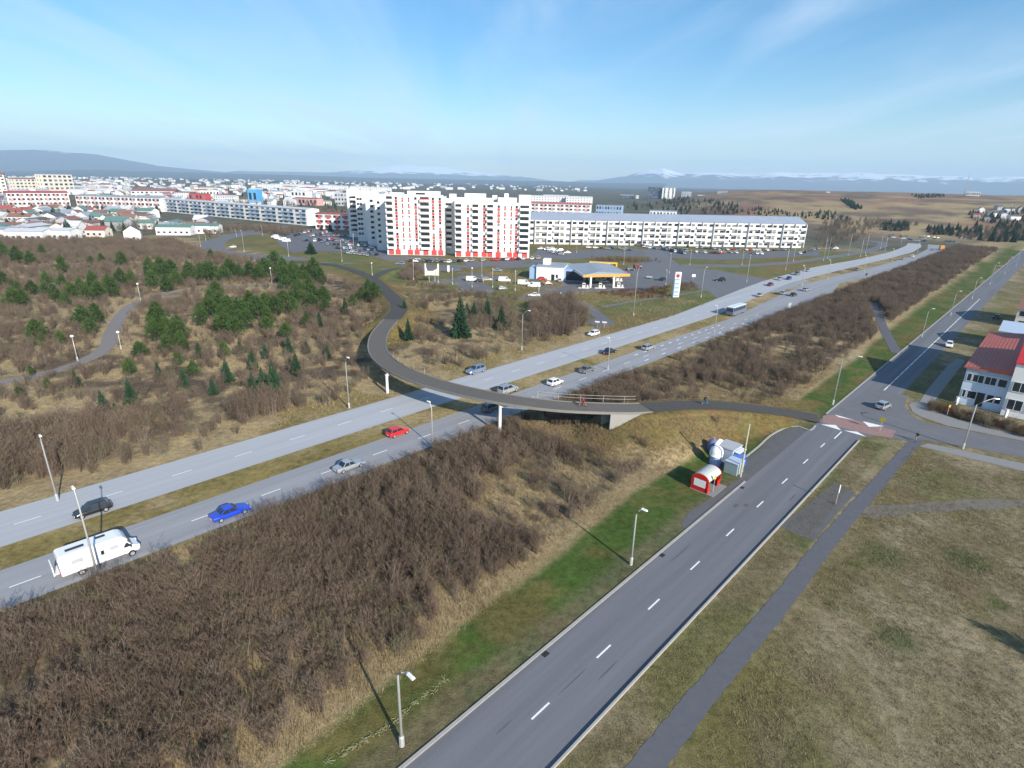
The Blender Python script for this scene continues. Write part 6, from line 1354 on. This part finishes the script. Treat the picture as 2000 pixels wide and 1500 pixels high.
pine_px = [(8, 510, 38), (36, 516, 34), (62, 520, 30), (84, 500, 22), (124, 535, 36), (8, 563, 34), (36, 570, 22), (30, 602, 40), (48, 600, 34), (66, 578, 30), (112, 592, 34), (130, 600, 30), (75, 665, 42), (58, 672, 24), (84, 676, 24), (121, 675, 30), (62, 735, 22), (165, 640, 44), (192, 638, 46), (178, 655, 34), (185, 572, 42), (160, 578, 36), (172, 588, 30), (216, 572, 36), (240, 565, 40), (222, 582, 40), (258, 558, 30), (296, 545, 42), (318, 548, 46), (338, 545, 38), (346, 560, 34), (300, 565, 38), (328, 572, 36), (240, 520, 28), (372, 550, 38), (395, 552, 36), (415, 548, 38), (440, 552, 34), (455, 545, 36), (470, 548, 32), (490, 546, 34), (508, 552, 36), (424, 580, 32),
           (520, 545, 40), (540, 535, 44), (556, 545, 40), (575, 548, 38), (595, 552, 36), (615, 545, 40), (560, 570, 34), (585, 575, 32), (605, 572, 34), (628, 558, 34), (395, 640, 48), (412, 625, 44), (432, 612, 42), (450, 622, 44), (470, 630, 48), (440, 655, 46), (462, 660, 42), (490, 610, 42), (505, 625, 46), (484, 645, 42), (520, 612, 40), (540, 620, 42), (556, 605, 38), (525, 640, 40), (575, 618, 38), (590, 600, 34), (612, 608, 34), (636, 612, 30), (310, 640, 50), (330, 665, 46), (352, 668, 52), (305, 670, 44), (330, 690, 36), (362, 690, 34), (720, 580, 34), (733, 588, 36), (708, 590, 30), (690, 600, 26), (413, 506, 18), (560, 660, 30), (600, 640, 28), (275, 700, 34), (255, 735, 36), (95, 760, 22), (40, 780, 26), (350, 715, 30), (380, 735, 32), (440, 700, 36), (180, 520, 20), (200, 515, 20)]
pine_px += [(random.uniform(a, b), random.uniform(c, d), random.uniform(28, 42)) for a, b, c, d, n in ((300, 640, 540, 560, 12), (380, 560, 600, 655, 14), (300, 370, 640, 690, 5), (560, 650, 590, 615, 5), (20, 260, 560, 600, 6)) for _ in range(n)]
for i, (px, py, hp) in enumerate(pine_px): ctree((px, py), hp, 'pine', 'dark green pine in the wood left of the highway', PG1, random.uniform(.72, 1.05))
for px, py, hp, lb in [(900, 658, 78, 'tallest dark spruce on the bank right of the footbridge'), (979, 644, 48, 'dark spruce rightmost on the bank right of the footbridge'), (952, 628, 46, 'slim spruce behind the two dark ones on the bank'), (926, 622, 34, 'small slim spruce between the tall spruce and the slim one'), (912, 620, 30, 'smallest spruce just behind the tallest one'), (798, 664, 42, 'lone spruce close to the bend of the footbridge'), (790, 602, 20, 'tiny spruce beside the new path bend')]:
    ctree((px, py), hp, 'spruce', lb, None)
for px, py, hp in [(205, 812, 52), (228, 815, 34), (258, 790, 54), (495, 720, 40), (520, 700, 30), (538, 775, 74), (515, 765, 50), (495, 770, 44), (418, 770, 36), (445, 745, 46), (360, 755, 40), (390, 700, 34), (565, 690, 36), (470, 690, 30), (580, 730, 44), (625, 640, 32), (675, 615, 34), (600, 690, 26), (310, 735, 30), (150, 755, 34), (640, 700, 30)]:
    ctree((px, py), hp, 'spruce', 'dark spruce among bare shrubs left of the highway', 'spruces in the wood left of the highway')
ctree((608, 496), 24, 'spruce', 'dark conifer at the lower edge of the big car park', None, 1.8)
qt = G(1890, 1208)+Vector((.56, -.83, 0))*19.5
tt = thing('pine_tree', qt, 1.0, 'tall pine standing past the right edge of the meadow', 'pine tree'); tt.scale = (1.35, 1.35, 2.4); obj('crown', PINE[0][0], tt); obj('trunk', PINE[0][1], tt); print('edge tree', P(qt), P(qt+Vector((0, 0, 9.3))))
for px, py, hp in [(135, 464, 34), (155, 464, 20), (50, 440, 26), (62, 450, 20), (108, 432, 26), (140, 430, 30), (205, 450, 20), (18, 452, 24), (308, 418, 18), (645, 452, 14), (628, 450, 10), (180, 440, 18), (245, 448, 16), (355, 440, 12), (90, 452, 20), (20, 430, 20)]: ctree((px, py), hp, 'spruce', 'dark conifer between houses of the near town', 'dark conifers between town houses', 1.5)
# distant trees: one mass in the town, one on the hill and along the far road
n = 2600; px = rng.uniform(-60, 800, n); py = 345+rng.random(n)**1.1*112; q = [G(a, b_) for a, b_ in zip(px, py)]; X3 = np.array([[p.x, p.y, 0] for p in q]); k = np.array([not any((p.x-t_[0])**2+(p.y-t_[1])**2 < (t_[2]*.8)**2 for t_ in taken) for p in q]); k &= ~((px > 430) & (py > 436)) & ~((px > 300) & (px < 610) & (py > 406) & (py < 450)); X3 = X3[k]
tsrc = {0: [c for o in bpy.data.objects if o.name == 'spruce_tree' for c in o.children], 1: list(src[5]), 2: list(src[1])}
w = rng.choice([0, 1, 2], len(X3), p=[.2, .3, .5]); instancer('town_trees', X3, w, rng.uniform(0, 6, len(X3)), np.where(w == 0, rng.uniform(.9, 1.6, len(X3)), rng.uniform(1.6, 2.8, len(X3))), tsrc, 'trees and bushes between the houses of the town')
HX = []
def hillpatch(poly_, n, kinds, s):
    xs = [p[0] for p in poly_]; ys = [p[1] for p in poly_]
    for _ in range(n):
        a, b_ = random.uniform(min(xs), max(xs)), random.uniform(min(ys), max(ys))
        if in_poly(np.array([a]), np.array([b_]), poly_)[0]:
            p = hit(a, b_); 
            if p.length < 8000: HX.append((p.x, p.y, p.z, random.choice(kinds), random.uniform(*s)))
hillpatch([(1640, 390), (1655, 390), (1683, 406), (1680, 412), (1662, 408)], 260, (0,), (.6, .9))
hillpatch([(1440, 412), (1490, 405), (1560, 418), (1620, 412), (1668, 430), (1650, 436), (1600, 428), (1520, 424), (1450, 418)], 620, (0, 0, 2, 2), (.5, .95))
hillpatch([(1230, 396), (1400, 392), (1440, 405), (1440, 420), (1300, 418), (1220, 408)], 560, (1, 2, 2, 2, 0), (.8, 1.5))
hillpatch([(1290, 388), (1345, 387), (1345, 397), (1300, 399)], 120, (0, 2), (1.0, 1.6))
hillpatch([(1780, 381), (1840, 379), (1848, 385), (1790, 388)], 160, (0, 0), (.5, .8))
hillpatch([(1890, 418), (2000, 410), (2040, 436), (1960, 440), (1900, 432)], 520, (0, 2, 2, 2), (.6, 1.2))
hillpatch([(1720, 442), (1770, 438), (1775, 452), (1730, 453)], 120, (0, 2, 2), (.9, 1.4)); hillpatch([(1810, 446), (1860, 446), (1860, 460), (1812, 460)], 130, (0, 2, 2), (.8, 1.3))
hillpatch([(1860, 448), (2040, 440), (2040, 472), (1960, 474), (1870, 466)], 460, (1, 2, 2, 2, 0), (.9, 1.7)); hillpatch([(1600, 436), (1700, 430), (1800, 440), (1700, 450), (1620, 450)], 220, (1, 2), (1.2, 2.0))
HX = np.array(HX); instancer('hill_trees', HX[:, :3], HX[:, 3].astype(int), rng.uniform(0, 6, len(HX)), HX[:, 4], tsrc, 'dark clumps of trees on the brown hill')

# grass blades: dry tussocks in the woods, short meadow grass, lawn
def blades(name, x, y, hmin, hmax, m, nb, label, wd=.05, lean=.6):
    n = len(x); z = terrain(x, y); B = n*nb; bx = np.repeat(x, nb)+rng.normal(0, .12, B); by = np.repeat(y, nb)+rng.normal(0, .12, B); bz = np.repeat(z, nb)-.03
    a = rng.uniform(0, 6.283, B); h = rng.uniform(hmin, hmax, B); l = h*rng.uniform(.2, 1, B)*lean; s = rng.uniform(.6, 1.2, B)*wd; c, sn = np.cos(a), np.sin(a)
    V = np.empty((B, 3, 3), np.float32); V[:, 0] = np.stack([bx-sn*s, by+c*s, bz], 1); V[:, 1] = np.stack([bx+sn*s, by-c*s, bz], 1); V[:, 2] = np.stack([bx+c*l, by+sn*l, bz+h], 1)
    me_ = bpy.data.meshes.new(name); me_.vertices.add(3*B); me_.vertices.foreach_set('co', V.ravel()); me_.loops.add(3*B); me_.loops.foreach_set('vertex_index', np.arange(3*B, dtype=np.int32)); me_.polygons.add(B); me_.polygons.foreach_set('loop_start', np.arange(0, 3*B, 3, dtype=np.int32)); me_.polygons.foreach_set('loop_total', np.full(B, 3, np.int32)); me_.update(); me_.materials.append(m)
    return tag(obj(name, me_), label, None, None, 'stuff')
def uvbox(n, u0, u1, v0, v1, dens):
    u = rng.uniform(u0, u1, n); v = rng.uniform(v0, v1, n); x = u*EU.x+v*EV.x; y = u*EU.y+v*EV.y; pk, pj, f = px_arr(x, y); k = (pk > -40) & (pk < 2040) & (pj < 1540) & (f > 5); x, y, v = x[k], y[k], v[k]; k = (rng.random(len(x)) < dens(x, y, v)) & ~blocked(x, y); return x[k], y[k]
x, y = uvbox(60000, 4, 150, -64.5, -31.5, lambda x, y, v: (v < VB(x*EU.x+y*EU.y)-.6)*0.25+(v < VB(x*EU.x+y*EU.y)-.6)*0.75*sstep(fbm(x, y, 9, 5)*0.62+fbm(x-50, y+20, 3.0, 3)*0.38, .42, .56)); blades('dry_grass', x, y, .20, .50, M_dgrass, 9, 'pale dry grass tussocks in the thicket', .020, 1.1)
x, y = uvbox(42000, 20, 200, -190, -88.5, lambda x, y, v: sstep(fbm(x, y, 9, 5)*0.62+fbm(x-50, y+20, 3.0, 3)*0.38, .42, .56)*(np.abs(x*EU.x+y*EU.y) < 200)); blades('dry_grass', x, y, .20, .55, M_dgrass, 6, 'pale dry grass on the banks left of the highway', .035, 1.1)
x, y = uvbox(120000, 5, 108, -10.8, 42, lambda x, y, v: 0.35+0.65*sstep(fbm(x, y, 5, 3), .40, .56)); blades('meadow_grass', x, y, .06, .24, M_ograss, 5, 'short yellowish grass of the meadow', .026, 1.2)
x, y = uvbox(14000, 5, 105, -17.1, -14.1, lambda x, y, v: 0.7+0*x); blades('meadow_grass', x, y, .06, .18, M_ograss, 5, 'short grass strip between road and footpath', .022, 1.0)
x, y = uvbox(22000, 5, 110, -35.8, -27.6, lambda x, y, v: 0.75*(v > VB(x*EU.x+y*EU.y)-.4)); blades('lawn_grass', x, y, .05, .14, M_ggrass, 4, 'green grass of the road verge', .022, .9)
x, y = uvbox(12000, 5, 110, -38, -30, lambda x, y, v: 0.6*(np.abs(v-VB(x*EU.x+y*EU.y)+.9) < 1.1)); blades('dry_grass', x, y, .12, .32, M_dgrass, 6, 'dry grass fringe between thicket and green verge', .018, 1.1)
# line of dry stalks and stones raked across the verge
cl_ = catmull([G(*p) for p in [(640, 1487), (690, 1462), (740, 1430), (780, 1402), (815, 1372), (850, 1345), (872, 1322)]], .12); mb = MB()
for p in cl_:
    for _ in range(random.choice((0, 1, 2, 4))):
        a = random.uniform(0, 6.28); q = p+Vector((random.gauss(0, .17), random.gauss(0, .17), .03+random.random()*.05)); mb.box(q, (random.uniform(.10, .5), random.uniform(.02, .06), random.uniform(.02, .05)), mat('raked_straw', (.26, .25, .13), .95, .35, 3), a)
tag(mb.build('raked_straw'), 'ragged line of pale raked straw across the green verge', None, None, 'stuff')

# ------------------------------------------------------------------ labels that single out look-alikes
LM = [('the white tower', 895, 470), ('the car park conifer', 608, 490), ('the orange petrol canopy', 1170, 535), ('the price sign', 1320, 557), ('the yellow bus', 1178, 518), ('the bright blue building', 495, 388), ('the bright red roof', 80, 385), ('the white gable house', 262, 458), ('the curved street', 430, 475), ('the grey path bend', 225, 635), ('the lamp by the pines', 275, 572), ('the lamp left of the path', 152, 685), ('the oval resting place', 676, 549), ('the bridge north end', 764, 624), ('the left bridge pillar', 757, 750), ('the tan sign board', 844, 535), ('the meeting of new paths', 728, 545), ('the grey minibus', 1435, 606), ('the long white block', 1300, 470), ('the far highway bend', 1790, 478), ('the red walled hall', 386, 388), ('the wide school roof', 300, 378), ('the cream blocks', 95, 362), ('the street lamp by the oval', 564, 490), ('the left edge of the wood', 0, 560), ('the long green roof', 360, 450), ('the maroon sedan', 1504, 556), ('the blue balcony block', 460, 425), ('the big left highway lamp', 113, 960), ('the pale far blocks', 600, 368), ('the grass oval', 490, 480), ('the dark office tower', 1280, 380), ('the ridge building', 1900, 378)]
ORD = ['nearest', 'second', 'third', 'fourth', 'fifth', 'sixth', 'seventh', 'eighth', 'ninth', 'tenth', 'eleventh', 'twelfth', 'thirteenth', 'fourteenth', 'fifteenth', 'sixteenth']
def rank_labels(objs, noun):
    by = {}
    for o in objs: by.setdefault(noun(o), []).append(o)
    for nn, os_ in by.items():
        pos = {o: P(o.location) for o in os_}; best = {}
        if len(os_) == 1: o = os_[0]; l = min(LM, key=lambda l: math.hypot(l[1]-pos[o][0], 2*(l[2]-pos[o][1]))); o['label'] = nn+' near '+l[0]; continue
        for l in LM:
            sides = {}
            for o in os_:
                dx, dy = pos[o][0]-l[1], (pos[o][1]-l[2])*2.2; sd = ('right of' if dx > 0 else 'left of') if abs(dx) > abs(dy) else ('in front of' if dy > 0 else 'beyond'); sides.setdefault(sd, []).append((math.hypot(dx, dy), o))
            for sd, ls in sides.items():
                for k, (d, o) in enumerate(sorted(ls, key=lambda q: q[0])):
                    if k < len(ORD) and ((k, d) < best.get(o, ((99, 0),))[0]): best[o] = ((k, d), f'{nn}, {ORD[k]} {sd} {l[0]}')
        for o in os_:
            if o in best: o['label'] = best[o][1]
T = [o for o in bpy.data.objects if o.parent is None]
rank_labels([o for o in T if o.get('group') == PG1], lambda o: ('broad ' if o.scale[0]/o.scale[2] > .97 else 'slim ' if o.scale[0]/o.scale[2] < .83 else '')+'dark pine')
rank_labels([o for o in T if o.get('group') in ('spruces in the wood left of the highway', 'dark conifers between town houses')], lambda o: 'dark spruce' if 'wood' in o['group'] else 'dark conifer among houses')
rank_labels([o for o in T if o.name.startswith('parked_car')], lambda o: o['label'].split(' parked ')[0].split(' queueing')[0].replace('parked ', '')+' standing parked' if 'junction' not in o['label'] else o['label'].split(' parked ')[0]+' in the far queue')
rank_labels([o for o in T if o.get('category') == 'house' and o.get('group')], lambda o: o['label'].split(' in the ')[0].split(' on the ')[0] if 'right end' not in o['group'] else 'hill house')
rank_labels([o for o in T if o.get('category') == 'street lamp' and o.get('group') in (MG, SG, WG, PG, VG)], lambda o: {MG: 'median lamp post', SG: 'service road lamp post', WG: 'street lamp post', PG: 'pale car park lamp post', VG: 'slim verge lamp post'}[o['group']])

# ------------------------------------------------------------------ air
def haze():
    x0, x1, y0, y1, z0, z1 = -20000, 21000, -400, 20500, -3.0, 760.0
    v = [(x, y, z) for z in (z0, z1) for x, y in ((x0, y0), (x1, y0), (x1, y1), (x0, y1))]; m2 = bpy.data.meshes.new('haze'); m2.from_pydata(v, [], [(3, 2, 1, 0), (4, 5, 6, 7), (0, 1, 5, 4), (1, 2, 6, 5), (2, 3, 7, 6), (3, 0, 4, 7)]); m2.update()
    m = bpy.data.materials.new('haze_air'); m.use_nodes = True; t = m.node_tree; t.nodes.clear(); o = N(t, 'ShaderNodeOutputMaterial'); p = N(t, 'ShaderNodeVolumePrincipled'); p.inputs['Color'].default_value = (0.55, 0.78, 1.0, 1); p.inputs['Density'].default_value = HAZE; p.inputs['Anisotropy'].default_value = 0.0; t.links.new(p.outputs[0], o.inputs['Volume'])
    m2.materials.append(m); return tag(obj('haze', m2), 'thin blue haze over the whole valley', None, None, 'stuff')
HAZE = 0.9e-4
haze()
